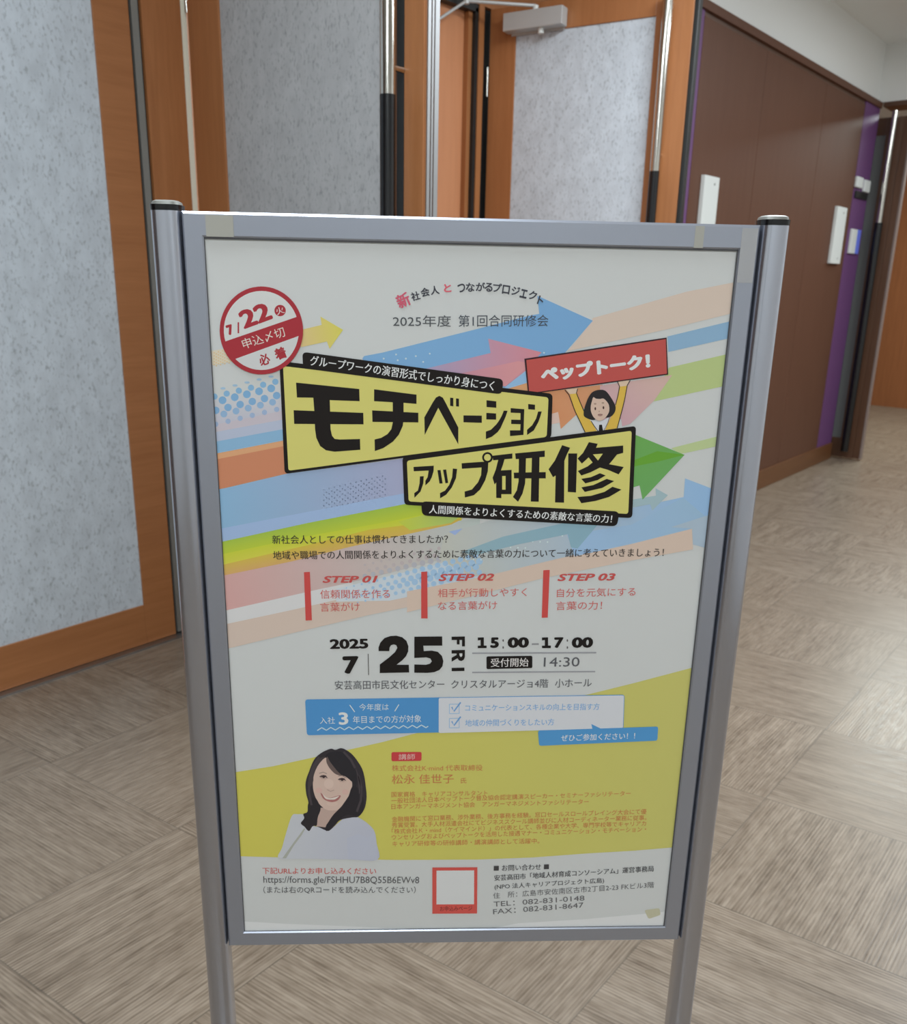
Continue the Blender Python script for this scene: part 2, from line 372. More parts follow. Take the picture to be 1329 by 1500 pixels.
# printed artwork of the poster: millimetres from the sheet centre; p: polygon (layer, ink, gradient, points), t: lettering
ART = {
 'arrow_print': [
('p',2,(186,173,162),0,[132.9,371.4,181.5,385.7,235.2,401.9,290.1,413.6,290.3,380.1,217.9,361,162.3,347.8,106.7,334.6,121.2,353.3]),
('p',2,(124,157,184),0,[218.1,352.9,289.5,371.5,289.8,352.7,220.8,335.9]),
('p',2,(160,176,122),0,[223.2,318.5,289.9,335.2,289.3,299,205.7,279.1]),
('p',2,(164,180,134),0,[234.5,226,288.2,240.8,288.5,229.1,245.9,219.1]),
('p',3,(190,172,122),(-188.9,343.4,-151,351.3,(188,182,92)),[-189.6,351.9,-166.7,357.7,-167.9,366.6,-143.4,352.9,-158.5,331.9,-161.3,339.9,-190.1,333.1]),
('p',2,(190,184,168),0,[-291.8,326.3,-266.5,331.6,-266.4,316,-291.8,310.7]),
('p',3,(193,172,132),0,[-284.2,325.2,-284.7,324.4,-285.6,324.4,-286,325.1,-285.5,325.9,-284.6,325.9]),
('p',3,(193,172,132),0,[-284.4,321.9,-284.9,321.2,-285.8,321.1,-286.2,321.9,-285.7,322.7,-284.8,322.7]),
('p',3,(193,172,132),0,[-284.6,318.7,-285.1,317.9,-286,317.9,-286.4,318.7,-285.9,319.5,-285,319.5]),
('p',3,(193,172,132),0,[-284.7,315.5,-285.2,314.7,-286.1,314.7,-286.5,315.4,-286,316.2,-285.1,316.3]),
('p',3,(193,172,132),0,[-284.9,312.2,-285.4,311.5,-286.3,311.4,-286.7,312.2,-286.2,313,-285.3,313]),
('p',3,(193,172,132),0,[-281.9,324.1,-282.4,323.4,-283.3,323.3,-283.7,324.1,-283.2,324.9,-282.3,324.9]),
('p',3,(193,172,132),0,[-282.1,320.9,-282.6,320.1,-283.5,320.1,-283.9,320.9,-283.4,321.7,-282.5,321.7]),
('p',3,(193,172,132),0,[-282.3,317.7,-282.8,316.9,-283.7,316.9,-284.1,317.6,-283.6,318.4,-282.7,318.5]),
('p',3,(193,172,132),0,[-282.5,314.4,-283,313.7,-283.9,313.6,-284.3,314.4,-283.8,315.2,-282.9,315.2]),
('p',3,(193,172,132),0,[-282.6,311.2,-283.1,310.4,-284,310.4,-284.4,311.2,-283.9,312,-283,312]),
('p',3,(193,172,132),0,[-279.5,326.3,-280,325.5,-280.9,325.5,-281.3,326.3,-280.8,327.1,-279.9,327.1]),
('p',3,(193,172,132),0,[-279.7,323.1,-280.2,322.3,-281,322.3,-281.5,323.1,-281,323.9,-280.1,323.9]),
('p',3,(193,172,132),0,[-279.8,319.9,-280.3,319.1,-281.2,319.1,-281.6,319.8,-281.1,320.6,-280.2,320.6]),
('p',3,(193,172,132),0,[-280,316.6,-280.5,315.9,-281.4,315.8,-281.8,316.6,-281.3,317.4,-280.4,317.4]),
('p',3,(193,172,132),0,[-280.2,313.4,-280.7,312.6,-281.6,312.6,-282,313.4,-281.5,314.2,-280.6,314.2]),
('p',3,(193,172,132),0,[-277.2,325.3,-277.7,324.5,-278.6,324.5,-279,325.3,-278.5,326,-277.6,326.1]),
('p',3,(193,172,132),0,[-277.4,322.1,-277.9,321.3,-278.8,321.3,-279.2,322,-278.7,322.8,-277.8,322.8]),
('p',3,(193,172,132),0,[-277.6,318.8,-278,318.1,-278.9,318,-279.4,318.8,-278.9,319.6,-278,319.6]),
('p',3,(193,172,132),0,[-277.7,315.6,-278.2,314.8,-279.1,314.8,-279.5,315.6,-279,316.4,-278.1,316.4]),
('p',3,(193,172,132),0,[-277.9,312.4,-278.4,311.6,-279.3,311.6,-279.7,312.3,-279.2,313.1,-278.3,313.1]),
('p',3,(193,172,132),0,[-274.8,327.5,-275.3,326.7,-276.2,326.7,-276.6,327.5,-276.1,328.2,-275.2,328.3]),
('p',3,(193,172,132),0,[-274.9,324.3,-275.4,323.5,-276.3,323.5,-276.7,324.2,-276.2,325,-275.3,325]),
('p',3,(193,172,132),0,[-275.1,321,-275.6,320.3,-276.5,320.2,-276.9,321,-276.4,321.8,-275.5,321.8]),
('p',3,(193,172,132),0,[-275.3,317.8,-275.8,317,-276.7,317,-277.1,317.8,-276.6,318.6,-275.7,318.6]),
('p',3,(193,172,132),0,[-275.4,314.6,-275.9,313.8,-276.8,313.8,-277.2,314.5,-276.8,315.3,-275.9,315.3]),
('p',3,(193,172,132),0,[-272.5,326.5,-273,325.7,-273.9,325.7,-274.3,326.4,-273.8,327.2,-272.9,327.2]),
('p',3,(193,172,132),0,[-272.7,323.2,-273.2,322.5,-274,322.4,-274.5,323.2,-274,324,-273.1,324]),
('p',3,(193,172,132),0,[-272.8,320,-273.3,319.2,-274.2,319.2,-274.6,320,-274.1,320.8,-273.2,320.8]),
('p',3,(193,172,132),0,[-273,316.8,-273.5,316,-274.4,316,-274.8,316.7,-274.3,317.5,-273.4,317.6]),
('p',3,(193,172,132),0,[-273.2,313.5,-273.7,312.8,-274.6,312.7,-275,313.5,-274.5,314.3,-273.6,314.3]),
('p',3,(193,172,132),0,[-270.1,328.7,-270.5,327.9,-271.4,327.9,-271.8,328.6,-271.4,329.4,-270.5,329.4]),
('p',3,(193,172,132),0,[-270.2,325.4,-270.7,324.7,-271.6,324.6,-272,325.4,-271.5,326.2,-270.6,326.2]),
('p',3,(193,172,132),0,[-270.4,322.2,-270.9,321.4,-271.8,321.4,-272.2,322.2,-271.7,323,-270.8,323]),
('p',3,(193,172,132),0,[-270.5,319,-271,318.2,-271.9,318.2,-272.3,318.9,-271.9,319.7,-271,319.8]),
('p',3,(193,172,132),0,[-270.7,315.7,-271.2,315,-272.1,314.9,-272.5,315.7,-272,316.5,-271.1,316.5]),
('p',3,(193,172,132),0,[-267.8,327.6,-268.3,326.8,-269.2,326.8,-269.6,327.6,-269.1,328.4,-268.2,328.4]),
('p',3,(193,172,132),0,[-267.9,324.4,-268.4,323.6,-269.3,323.6,-269.7,324.4,-269.2,325.2,-268.3,325.2]),
('p',3,(193,172,132),0,[-268.1,321.2,-268.6,320.4,-269.5,320.4,-269.9,321.1,-269.4,321.9,-268.5,321.9]),
('p',3,(193,172,132),0,[-268.3,318,-268.8,317.2,-269.7,317.1,-270.1,317.9,-269.6,318.7,-268.7,318.7]),
('p',3,(193,172,132),0,[-268.4,314.7,-268.9,313.9,-269.8,313.9,-270.2,314.7,-269.7,315.5,-268.8,315.5]),
('p',3,(193,172,132),0,[-265.3,329.8,-265.8,329,-266.7,329,-267.1,329.8,-266.6,330.6,-265.8,330.6]),
('p',3,(193,172,132),0,[-265.5,326.6,-266,325.8,-266.9,325.8,-267.3,326.6,-266.8,327.3,-265.9,327.4]),
('p',3,(193,172,132),0,[-265.7,323.4,-266.1,322.6,-267,322.6,-267.5,323.3,-267,324.1,-266.1,324.1]),
('p',3,(193,172,132),0,[-265.8,320.2,-266.3,319.4,-267.2,319.3,-267.6,320.1,-267.1,320.9,-266.2,320.9]),
('p',3,(193,172,132),0,[-266,316.9,-266.5,316.1,-267.4,316.1,-267.8,316.9,-267.3,317.7,-266.4,317.7]),
('p',2,(178,182,186),(-252.6,282.7,-248.6,247.5,(166,168,182)),[-293.1,272.8,-212.1,292.9,-211.6,253.7,-294.2,236.5]),
('p',3,(118,158,190),0,[-283.9,277,-284.5,275.2,-285.8,273.9,-287.6,273.4,-289.3,273.9,-290.5,275.1,-290.9,276.9,-290.3,278.6,-289,279.9,-287.2,280.4,-285.5,280,-284.3,278.7]),
('p',3,(112,153,188),0,[-288,269.5,-288.7,267.3,-290.4,265.7,-292.6,265,-294.8,265.6,-296.3,267.2,-296.7,269.4,-296,271.6,-294.3,273.3,-292.1,273.9,-290,273.3,-288.4,271.7]),
('p',3,(114,153,188),0,[-282.6,261.5,-283.3,259.3,-284.9,257.8,-287,257.1,-289.1,257.7,-290.5,259.2,-291,261.3,-290.3,263.5,-288.7,265.1,-286.6,265.7,-284.5,265.1,-283,263.6]),
('p',3,(128,158,188),0,[-287.9,254,-288.6,252,-290,250.5,-292,250,-293.9,250.5,-295.2,251.9,-295.6,253.8,-295,255.8,-293.5,257.3,-291.6,257.8,-289.7,257.3,-288.3,255.9]),
('p',3,(138,158,186),0,[-284.7,245.8,-285.2,244.3,-286.3,243.2,-287.8,242.8,-289.3,243.1,-290.3,244.2,-290.6,245.7,-290.1,247.2,-289,248.3,-287.5,248.7,-286,248.4,-285,247.3]),
('p',3,(118,158,190),0,[-270.3,280.5,-270.9,278.8,-272.2,277.5,-273.9,277,-275.7,277.4,-276.9,278.7,-277.2,280.4,-276.7,282.1,-275.3,283.4,-273.6,283.9,-271.9,283.5,-270.7,282.3]),
('p',3,(112,153,188),0,[-274.3,273.1,-275,270.9,-276.7,269.2,-278.9,268.6,-281.1,269.1,-282.6,270.7,-283.1,272.9,-282.4,275.2,-280.7,276.8,-278.5,277.4,-276.3,276.9,-274.8,275.3]),
('p',3,(114,153,188),0,[-268.9,265.1,-269.6,262.9,-271.2,261.3,-273.3,260.7,-275.4,261.3,-276.8,262.8,-277.3,264.9,-276.6,267.1,-275,268.6,-272.9,269.2,-270.8,268.7,-269.4,267.2]),
('p',3,(128,158,188),0,[-274.2,257.5,-274.8,255.6,-276.3,254.1,-278.3,253.6,-280.2,254.1,-281.5,255.5,-281.9,257.4,-281.3,259.4,-279.8,260.8,-277.8,261.4,-276,260.9,-274.6,259.5]),
('p',3,(138,158,186),0,[-271,249.4,-271.4,247.9,-272.6,246.8,-274,246.3,-275.5,246.7,-276.5,247.8,-276.8,249.3,-276.4,250.8,-275.2,251.9,-273.7,252.3,-272.3,252,-271.3,250.9]),
('p',3,(118,158,190),0,[-256.7,284.1,-257.2,282.3,-258.6,281,-260.3,280.5,-262,280.9,-263.2,282.2,-263.6,283.9,-263.1,285.7,-261.7,287,-260,287.5,-258.3,287,-257.1,285.8]),
('p',3,(112,153,188),0,[-260.7,276.6,-261.4,274.4,-263.1,272.8,-265.3,272.1,-267.4,272.7,-268.9,274.3,-269.4,276.5,-268.7,278.7,-267.1,280.4,-264.8,281,-262.7,280.4,-261.2,278.8]),
('p',3,(114,153,188),0,[-255.2,268.6,-255.9,266.5,-257.5,264.9,-259.6,264.3,-261.7,264.8,-263.2,266.4,-263.6,268.5,-263,270.6,-261.3,272.2,-259.2,272.8,-257.2,272.3,-255.7,270.7]),
('p',3,(128,158,188),0,[-260.5,261.1,-261.1,259.2,-262.6,257.7,-264.5,257.1,-266.4,257.6,-267.8,259,-268.2,261,-267.6,262.9,-266.1,264.4,-264.2,264.9,-262.3,264.5,-260.9,263.1]),
('p',3,(138,158,186),0,[-257.2,253,-257.7,251.5,-258.8,250.4,-260.3,249.9,-261.7,250.3,-262.8,251.4,-263.1,252.9,-262.6,254.4,-261.5,255.5,-260,255.9,-258.6,255.5,-257.5,254.5]),
('p',3,(118,158,190),0,[-243.1,287.6,-243.6,285.8,-244.9,284.6,-246.7,284.1,-248.4,284.5,-249.6,285.7,-250,287.5,-249.5,289.2,-248.1,290.5,-246.4,291,-244.7,290.6,-243.5,289.3]),
('p',3,(112,153,188),0,[-247,280.2,-247.7,278,-249.4,276.3,-251.6,275.7,-253.8,276.2,-255.3,277.8,-255.8,280,-255.1,282.3,-253.4,283.9,-251.2,284.5,-249.1,284,-247.5,282.4]),
('p',3,(114,153,188),0,[-241.6,272.2,-242.2,270,-243.8,268.5,-245.9,267.9,-248,268.4,-249.5,269.9,-250,272,-249.3,274.2,-247.7,275.7,-245.6,276.4,-243.5,275.8,-242,274.3]),
('p',3,(128,158,188),0,[-246.8,264.7,-247.4,262.7,-248.9,261.3,-250.8,260.7,-252.7,261.2,-254.1,262.6,-254.5,264.6,-253.9,266.5,-252.4,268,-250.5,268.5,-248.6,268,-247.2,266.6]),
('p',3,(138,158,186),0,[-243.5,256.6,-243.9,255.1,-245.1,253.9,-246.5,253.5,-248,253.9,-249,255,-249.4,256.5,-248.9,258,-247.8,259.1,-246.3,259.5,-244.8,259.1,-243.8,258]),
('p',3,(118,158,190),0,[-229.5,291.1,-230,289.4,-231.3,288.1,-233.1,287.6,-234.8,288,-236,289.3,-236.4,291,-235.9,292.8,-234.6,294,-232.8,294.5,-231.1,294.1,-229.9,292.9]),
('p',3,(112,153,188),0,[-233.4,283.7,-234.1,281.5,-235.8,279.9,-238,279.2,-240.1,279.8,-241.7,281.4,-242.2,283.6,-241.5,285.8,-239.8,287.4,-237.6,288.1,-235.5,287.5,-233.9,285.9]),
('p',3,(114,153,188),0,[-227.9,275.7,-228.5,273.6,-230.1,272,-232.3,271.4,-234.3,271.9,-235.8,273.5,-236.3,275.6,-235.7,277.7,-234.1,279.3,-231.9,279.9,-229.9,279.4,-228.4,277.8]),
('p',3,(128,158,188),0,[-233.1,268.3,-233.7,266.3,-235.2,264.8,-237.1,264.3,-239,264.8,-240.4,266.2,-240.8,268.1,-240.2,270.1,-238.7,271.5,-236.8,272.1,-234.9,271.6,-233.6,270.2]),
('p',3,(138,158,186),0,[-229.8,260.1,-230.2,258.6,-231.3,257.5,-232.8,257.1,-234.3,257.5,-235.3,258.6,-235.6,260,-235.2,261.5,-234.1,262.6,-232.6,263.1,-231.1,262.7,-230.1,261.6]),
('p',3,(118,158,190),0,[-215.9,294.7,-216.4,292.9,-217.7,291.6,-219.5,291.1,-221.2,291.6,-222.4,292.8,-222.8,294.5,-222.3,296.3,-221,297.6,-219.2,298.1,-217.5,297.6,-216.3,296.4]),
('p',3,(112,153,188),0,[-219.8,287.3,-220.5,285.1,-222.1,283.4,-224.3,282.8,-226.5,283.3,-228.1,284.9,-228.6,287.1,-227.9,289.3,-226.2,291,-224,291.6,-221.9,291,-220.3,289.5]),
('p',3,(114,153,188),0,[-214.2,279.3,-214.9,277.2,-216.5,275.6,-218.6,275,-220.7,275.5,-222.2,277,-222.7,279.1,-222,281.3,-220.4,282.8,-218.3,283.5,-216.2,282.9,-214.7,281.4]),
('p',3,(128,158,188),0,[-219.4,271.8,-220,269.9,-221.5,268.4,-223.4,267.9,-225.3,268.4,-226.7,269.8,-227.1,271.7,-226.5,273.6,-225.1,275.1,-223.1,275.6,-221.2,275.1,-219.9,273.8]),
('p',3,(138,158,186),0,[-216.1,263.7,-216.5,262.2,-217.6,261.1,-219.1,260.7,-220.6,261.1,-221.6,262.1,-221.9,263.6,-221.5,265.1,-220.4,266.2,-218.9,266.6,-217.4,266.3,-216.4,265.2]),
('p',3,(140,168,190),0,[-274.6,286.3,-275.2,285.5,-276.6,285.1,-278.4,285,-279.9,285.5,-280.4,286.2,-279.8,287,-278.3,287.5,-276.5,287.5,-275.1,287]),
('p',3,(140,168,190),0,[-261.1,289.8,-261.7,289.1,-263.2,288.6,-265,288.5,-266.4,289,-267,289.7,-266.4,290.5,-264.9,291,-263.1,291,-261.7,290.6]),
('p',3,(140,168,190),0,[-247.7,293.4,-248.3,292.6,-249.8,292.1,-251.6,292.1,-253,292.5,-253.6,293.3,-253,294,-251.5,294.5,-249.7,294.5,-248.3,294.1]),
('p',3,(140,168,190),0,[-234.4,296.9,-234.9,296.1,-236.4,295.6,-238.2,295.6,-239.6,296,-240.2,296.8,-239.6,297.5,-238.1,298,-236.3,298.1,-234.9,297.6]),
('p',3,(140,168,190),0,[-221,300.4,-221.6,299.6,-223,299.2,-224.8,299.1,-226.3,299.6,-226.8,300.3,-226.2,301.1,-224.7,301.5,-222.9,301.6,-221.5,301.1]),
('p',3,(140,168,190),0,[-207.6,303.9,-208.2,303.2,-209.7,302.7,-211.5,302.6,-212.9,303.1,-213.4,303.8,-212.8,304.6,-211.4,305.1,-209.6,305.1,-208.1,304.7]),
('p',2,(172,168,178),0,[-294.7,244,-213.2,262.1,-212.6,251.5,-294.3,235.5]),
('p',2,(158,168,188),0,[-295.2,235.5,-212.6,252.2,-212.4,240.6,-294.9,224.2]),
('p',2,(122,160,190),0,[-294.9,224.6,-212.4,241.3,-212.5,227.7,-294.7,210.9]),
('p',2,(190,146,110),0,[-294.7,210.9,-211.5,228.5,-211.4,221.3,-295.1,203.6]),
('p',2,(178,120,92),0,[-295.1,204,-211.3,222,-208.2,187,-229.1,179,-287.8,167.5,-297.3,165.4]),
('p',3,(112,154,192),(-118.7,325.7,117.8,366.3,(108,150,190)),[-122.4,322,-120.6,324.8,-100.5,328.9,1.1,355.9,55.3,370.7,72.6,374.6,69.7,393.8,132.8,368.4,101.6,330,94.6,322.5,40.3,292.1,29,293.8,-118.8,314.9]),
('p',4,(170,188,205),0,[-97.6,322.5,-98.2,321.5,-99.3,321.5,-99.8,322.5,-99.3,323.4,-98.2,323.4]),
('p',4,(170,188,205),0,[-83.9,327.3,-84.5,326.3,-85.6,326.3,-86.1,327.2,-85.6,328.2,-84.5,328.2]),
('p',4,(170,188,205),0,[-82.1,321,-82.6,320,-83.7,320,-84.3,320.9,-83.7,321.9,-82.6,321.9]),
('p',4,(170,188,205),0,[-73,323,-73.5,322,-74.6,322,-75.2,322.9,-74.6,323.9,-73.5,323.9]),
('p',4,(170,188,205),0,[-62,325.9,-62.6,324.9,-63.6,324.9,-64.2,325.8,-63.7,326.8,-62.6,326.8]),
('p',4,(170,188,205),0,[-53.7,319.7,-54.2,318.8,-55.3,318.7,-55.9,319.7,-55.4,320.6,-54.3,320.6]),
('p',4,(170,188,205),0,[-46.5,328.9,-47,328,-48.1,327.9,-48.7,328.9,-48.2,329.8,-47.1,329.8]),
('p',4,(170,188,205),0,[81.3,332.3,80.8,331.3,79.7,331.3,79.1,332.3,79.6,333.2,80.7,333.2]),
('p',4,(150,140,168),(-45.6,316.2,64.6,329.2,(182,126,138)),[-54.7,311.5,20.3,330.9,17,346.5,77.4,332.8,61.7,312.8,38.3,293.9,27.1,295.6]),
('p',5,(178,128,142),(-8.6,309.6,56.2,310.8,(188,134,138)),[-12.2,307.7,52,322.6,66,320.2,38.3,293.9,28.9,295.6]),
('p',5,(130,166,200),0,[36.5,292,62.6,313.7,64.3,298.1,40.3,291.2]),
('p',5,(188,142,104),0,[35.7,289.8,64.2,299,66.9,281.4,36.8,284.6]),
('p',4,(184,128,92),(96,283.4,138.4,284.1,(184,134,100)),[62.2,285.6,148.7,298,150.7,289.9,118.6,260.9,104.1,246.4,99.6,266,91.8,263.3,83,263.4]),
('p',4,(196,168,158),0,[90.8,263.3,99.9,266,102.7,253.8,91.5,251.5]),
('p',5,(184,158,152),(207.5,304.9,176.2,253.6,(178,146,154)),[146,296.8,227.5,310.1,224.5,305.2,209.6,281.1,184.1,253.7,175,250.7,173.2,259.2,155,250.4,148.3,264.5]),
('p',2,(126,160,190),(-258.3,155.2,-80.2,187,(146,152,180)),[-291.7,169.5,-281,171.6,-210,189.6,-77.9,208.9,-68.5,209,-71.7,167.4,-187.6,143.6,-293.1,121.2]),
('p',3,(130,146,172),0,[-167.1,171.1,-167.7,170.2,-168.8,170.5,-168.8,171.7,-167.7,172]),
('p',3,(130,146,172),0,[-164,168,-164.7,167,-165.8,167.4,-165.7,168.5,-164.7,168.9]),
('p',3,(130,146,172),0,[-167.2,164.7,-167.9,163.8,-168.9,164.1,-168.9,165.3,-167.8,165.6]),
('p',3,(130,146,172),0,[-164.2,161.5,-164.8,160.6,-165.9,160.9,-165.9,162.1,-164.8,162.5]),
('p',3,(130,146,172),0,[-167.3,158.3,-168,157.3,-169,157.7,-169,158.9,-168,159.2]),
('p',3,(130,146,172),0,[-164.3,155.1,-165,154.2,-166,154.5,-166,155.7,-164.9,156]),
('p',3,(130,146,172),0,[-167.4,151.8,-168.1,150.9,-169.2,151.2,-169.1,152.4,-168.1,152.8]),
('p',3,(130,146,172),0,[-164.4,148.7,-165.1,147.7,-166.1,148,-166.1,149.2,-165,149.6]),
('p',3,(130,146,172),0,[-167.6,145.4,-168.2,144.4,-169.3,144.8,-169.3,145.9,-168.2,146.3]),
('p',3,(130,146,172),0,[-160.9,172.7,-161.6,171.7,-162.6,172.1,-162.6,173.2,-161.5,173.6]),
('p',3,(130,146,172),0,[-157.9,169.5,-158.5,168.6,-159.6,168.9,-159.6,170.1,-158.5,170.4]),
('p',3,(130,146,172),0,[-161,166.3,-161.7,165.3,-162.7,165.7,-162.7,166.8,-161.6,167.2]),
('p',3,(130,146,172),0,[-158,163.1,-158.6,162.2,-159.7,162.5,-159.7,163.7,-158.6,164]),
('p',3,(130,146,172),0,[-161.1,159.9,-161.8,158.9,-162.8,159.3,-162.8,160.4,-161.7,160.8]),
('p',3,(130,146,172),0,[-158.1,156.7,-158.7,155.7,-159.8,156.1,-159.8,157.2,-158.7,157.6]),
('p',3,(130,146,172),0,[-161.2,153.4,-161.9,152.5,-163,152.8,-162.9,154,-161.9,154.3]),
('p',3,(130,146,172),0,[-158.2,150.2,-158.9,149.3,-159.9,149.6,-159.9,150.8,-158.8,151.2]),
('p',3,(130,146,172),0,[-161.3,146.9,-162,146,-163.1,146.3,-163,147.5,-162,147.9]),
('p',3,(130,146,172),0,[-154.7,174.2,-155.4,173.3,-156.4,173.6,-156.4,174.8,-155.3,175.2]),
('p',3,(130,146,172),0,[-151.7,171.1,-152.3,170.1,-153.4,170.5,-153.4,171.6,-152.3,172]),
('p',3,(130,146,172),0,[-154.8,167.8,-155.5,166.9,-156.5,167.2,-156.5,168.4,-155.4,168.8]),
('p',3,(130,146,172),0,[-151.8,164.7,-152.4,163.7,-153.5,164.1,-153.5,165.2,-152.4,165.6]),
('p',3,(130,146,172),0,[-154.9,161.4,-155.6,160.5,-156.6,160.8,-156.6,162,-155.5,162.3]),
('p',3,(130,146,172),0,[-151.9,158.2,-152.5,157.3,-153.6,157.6,-153.6,158.8,-152.5,159.2]),
('p',3,(130,146,172),0,[-155,155,-155.7,154,-156.7,154.4,-156.7,155.5,-155.6,155.9]),
('p',3,(130,146,172),0,[-152,151.8,-152.6,150.8,-153.7,151.2,-153.7,152.3,-152.6,152.7]),
('p',3,(130,146,172),0,[-155.1,148.5,-155.8,147.6,-156.8,147.9,-156.8,149.1,-155.7,149.5]),
('p',3,(130,146,172),0,[-148.5,175.8,-149.2,174.8,-150.2,175.2,-150.2,176.3,-149.2,176.7]),
('p',3,(130,146,172),0,[-145.5,172.6,-146.1,171.7,-147.2,172,-147.2,173.2,-146.1,173.6]),
('p',3,(130,146,172),0,[-148.6,169.4,-149.3,168.4,-150.3,168.8,-150.3,169.9,-149.3,170.3]),
('p',3,(130,146,172),0,[-145.6,166.2,-146.2,165.3,-147.3,165.6,-147.3,166.8,-146.2,167.2]),
('p',3,(130,146,172),0,[-148.7,163,-149.4,162,-150.4,162.4,-150.4,163.5,-149.3,163.9]),
('p',3,(130,146,172),0,[-145.6,159.8,-146.3,158.8,-147.4,159.2,-147.4,160.4,-146.3,160.7]),
('p',3,(130,146,172),0,[-148.8,156.5,-149.5,155.6,-150.5,155.9,-150.5,157.1,-149.4,157.5]),
('p',3,(130,146,172),0,[-145.7,153.3,-146.4,152.4,-147.5,152.7,-147.5,153.9,-146.4,154.3]),
('p',3,(130,146,172),0,[-148.9,150.1,-149.6,149.1,-150.6,149.5,-150.6,150.6,-149.5,151]),
('p',3,(130,146,172),0,[-142.3,177.3,-143,176.4,-144.1,176.7,-144,177.9,-143,178.3]),
('p',3,(130,146,172),0,[-139.3,174.2,-140,173.2,-141,173.6,-141,174.7,-139.9,175.1]),
('p',3,(130,146,172),0,[-142.4,170.9,-143.1,170,-144.1,170.3,-144.1,171.5,-143.1,171.9]),
('p',3,(130,146,172),0,[-139.4,167.8,-140,166.8,-141.1,167.2,-141.1,168.3,-140,168.7]),
('p',3,(130,146,172),0,[-142.5,164.5,-143.2,163.6,-144.2,163.9,-144.2,165.1,-143.1,165.5]),
('p',3,(130,146,172),0,[-139.4,161.4,-140.1,160.4,-141.2,160.8,-141.2,161.9,-140.1,162.3]),
('p',3,(130,146,172),0,[-142.6,158.1,-143.2,157.2,-144.3,157.5,-144.3,158.7,-143.2,159]),
('p',3,(130,146,172),0,[-139.5,154.9,-140.2,154,-141.2,154.3,-141.2,155.5,-140.2,155.9]),
('p',3,(130,146,172),0,[-142.7,151.6,-143.3,150.7,-144.4,151,-144.4,152.2,-143.3,152.6]),
('p',3,(130,146,172),0,[-136.2,178.9,-136.8,177.9,-137.9,178.3,-137.9,179.4,-136.8,179.8]),
('p',3,(130,146,172),0,[-133.1,175.7,-133.8,174.8,-134.8,175.1,-134.8,176.3,-133.8,176.7]),
('p',3,(130,146,172),0,[-136.2,172.5,-136.9,171.6,-138,171.9,-137.9,173.1,-136.9,173.4]),
('p',3,(130,146,172),0,[-133.2,169.3,-133.8,168.4,-134.9,168.7,-134.9,169.9,-133.8,170.3]),
('p',3,(130,146,172),0,[-136.3,166.1,-137,165.1,-138,165.5,-138,166.7,-136.9,167]),
('p',3,(130,146,172),0,[-133.2,162.9,-133.9,162,-135,162.3,-135,163.5,-133.9,163.9]),
('p',3,(130,146,172),0,[-136.4,159.7,-137,158.7,-138.1,159.1,-138.1,160.2,-137,160.6]),
('p',3,(130,146,172),0,[-133.3,156.5,-134,155.5,-135,155.9,-135,157,-134,157.4]),
('p',3,(130,146,172),0,[-136.4,153.2,-137.1,152.3,-138.2,152.6,-138.2,153.8,-137.1,154.1]),
('p',3,(130,146,172),0,[-130,180.4,-130.7,179.5,-131.7,179.8,-131.7,181,-130.6,181.4]),
('p',3,(130,146,172),0,[-126.9,177.3,-127.6,176.3,-128.7,176.7,-128.6,177.8,-127.6,178.2]),
('p',3,(130,146,172),0,[-130,174.1,-130.7,173.1,-131.8,173.5,-131.8,174.6,-130.7,175]),
('p',3,(130,146,172),0,[-127,170.9,-127.6,169.9,-128.7,170.3,-128.7,171.5,-127.6,171.8]),
('p',3,(130,146,172),0,[-130.1,167.7,-130.8,166.7,-131.8,167,-131.8,168.2,-130.8,168.6]),
('p',3,(130,146,172),0,[-127,164.5,-127.7,163.5,-128.8,163.9,-128.8,165,-127.7,165.4]),
('p',3,(130,146,172),0,[-130.2,161.2,-130.8,160.3,-131.9,160.6,-131.9,161.8,-130.8,162.2]),
('p',3,(130,146,172),0,[-127.1,158,-127.8,157.1,-128.8,157.4,-128.8,158.6,-127.7,159]),
('p',3,(130,146,172),0,[-130.2,154.8,-130.9,153.8,-131.9,154.2,-131.9,155.3,-130.9,155.7]),
('p',3,(130,146,172),0,[-123.8,182,-124.5,181,-125.5,181.4,-125.5,182.5,-124.5,182.9]),
('p',3,(130,146,172),0,[-120.8,178.8,-121.4,177.9,-122.5,178.2,-122.5,179.4,-121.4,179.8]),
('p',3,(130,146,172),0,[-123.9,175.6,-124.5,174.7,-125.6,175,-125.6,176.2,-124.5,176.5]),
('p',3,(130,146,172),0,[-120.8,172.5,-121.5,171.5,-122.5,171.8,-122.5,173,-121.4,173.4]),
('p',3,(130,146,172),0,[-123.9,169.2,-124.6,168.3,-125.6,168.6,-125.6,169.8,-124.6,170.1]),
('p',3,(130,146,172),0,[-120.8,166,-121.5,165.1,-122.6,165.4,-122.6,166.6,-121.5,167]),
('p',3,(130,146,172),0,[-124,162.8,-124.6,161.8,-125.7,162.2,-125.7,163.3,-124.6,163.7]),
('p',3,(130,146,172),0,[-120.9,159.6,-121.5,158.7,-122.6,159,-122.6,160.2,-121.5,160.5]),
('p',3,(130,146,172),0,[-124,156.3,-124.7,155.4,-125.7,155.7,-125.7,156.9,-124.7,157.3]),
('p',3,(130,146,172),0,[-117.6,183.5,-118.3,182.6,-119.4,182.9,-119.4,184.1,-118.3,184.5]),
('p',3,(130,146,172),0,[-114.6,180.4,-115.2,179.4,-116.3,179.8,-116.3,180.9,-115.2,181.3]),
('p',3,(130,146,172),0,[-117.7,177.2,-118.3,176.2,-119.4,176.6,-119.4,177.7,-118.3,178.1]),
('p',3,(130,146,172),0,[-114.6,174,-115.3,173.1,-116.3,173.4,-116.3,174.6,-115.3,174.9]),
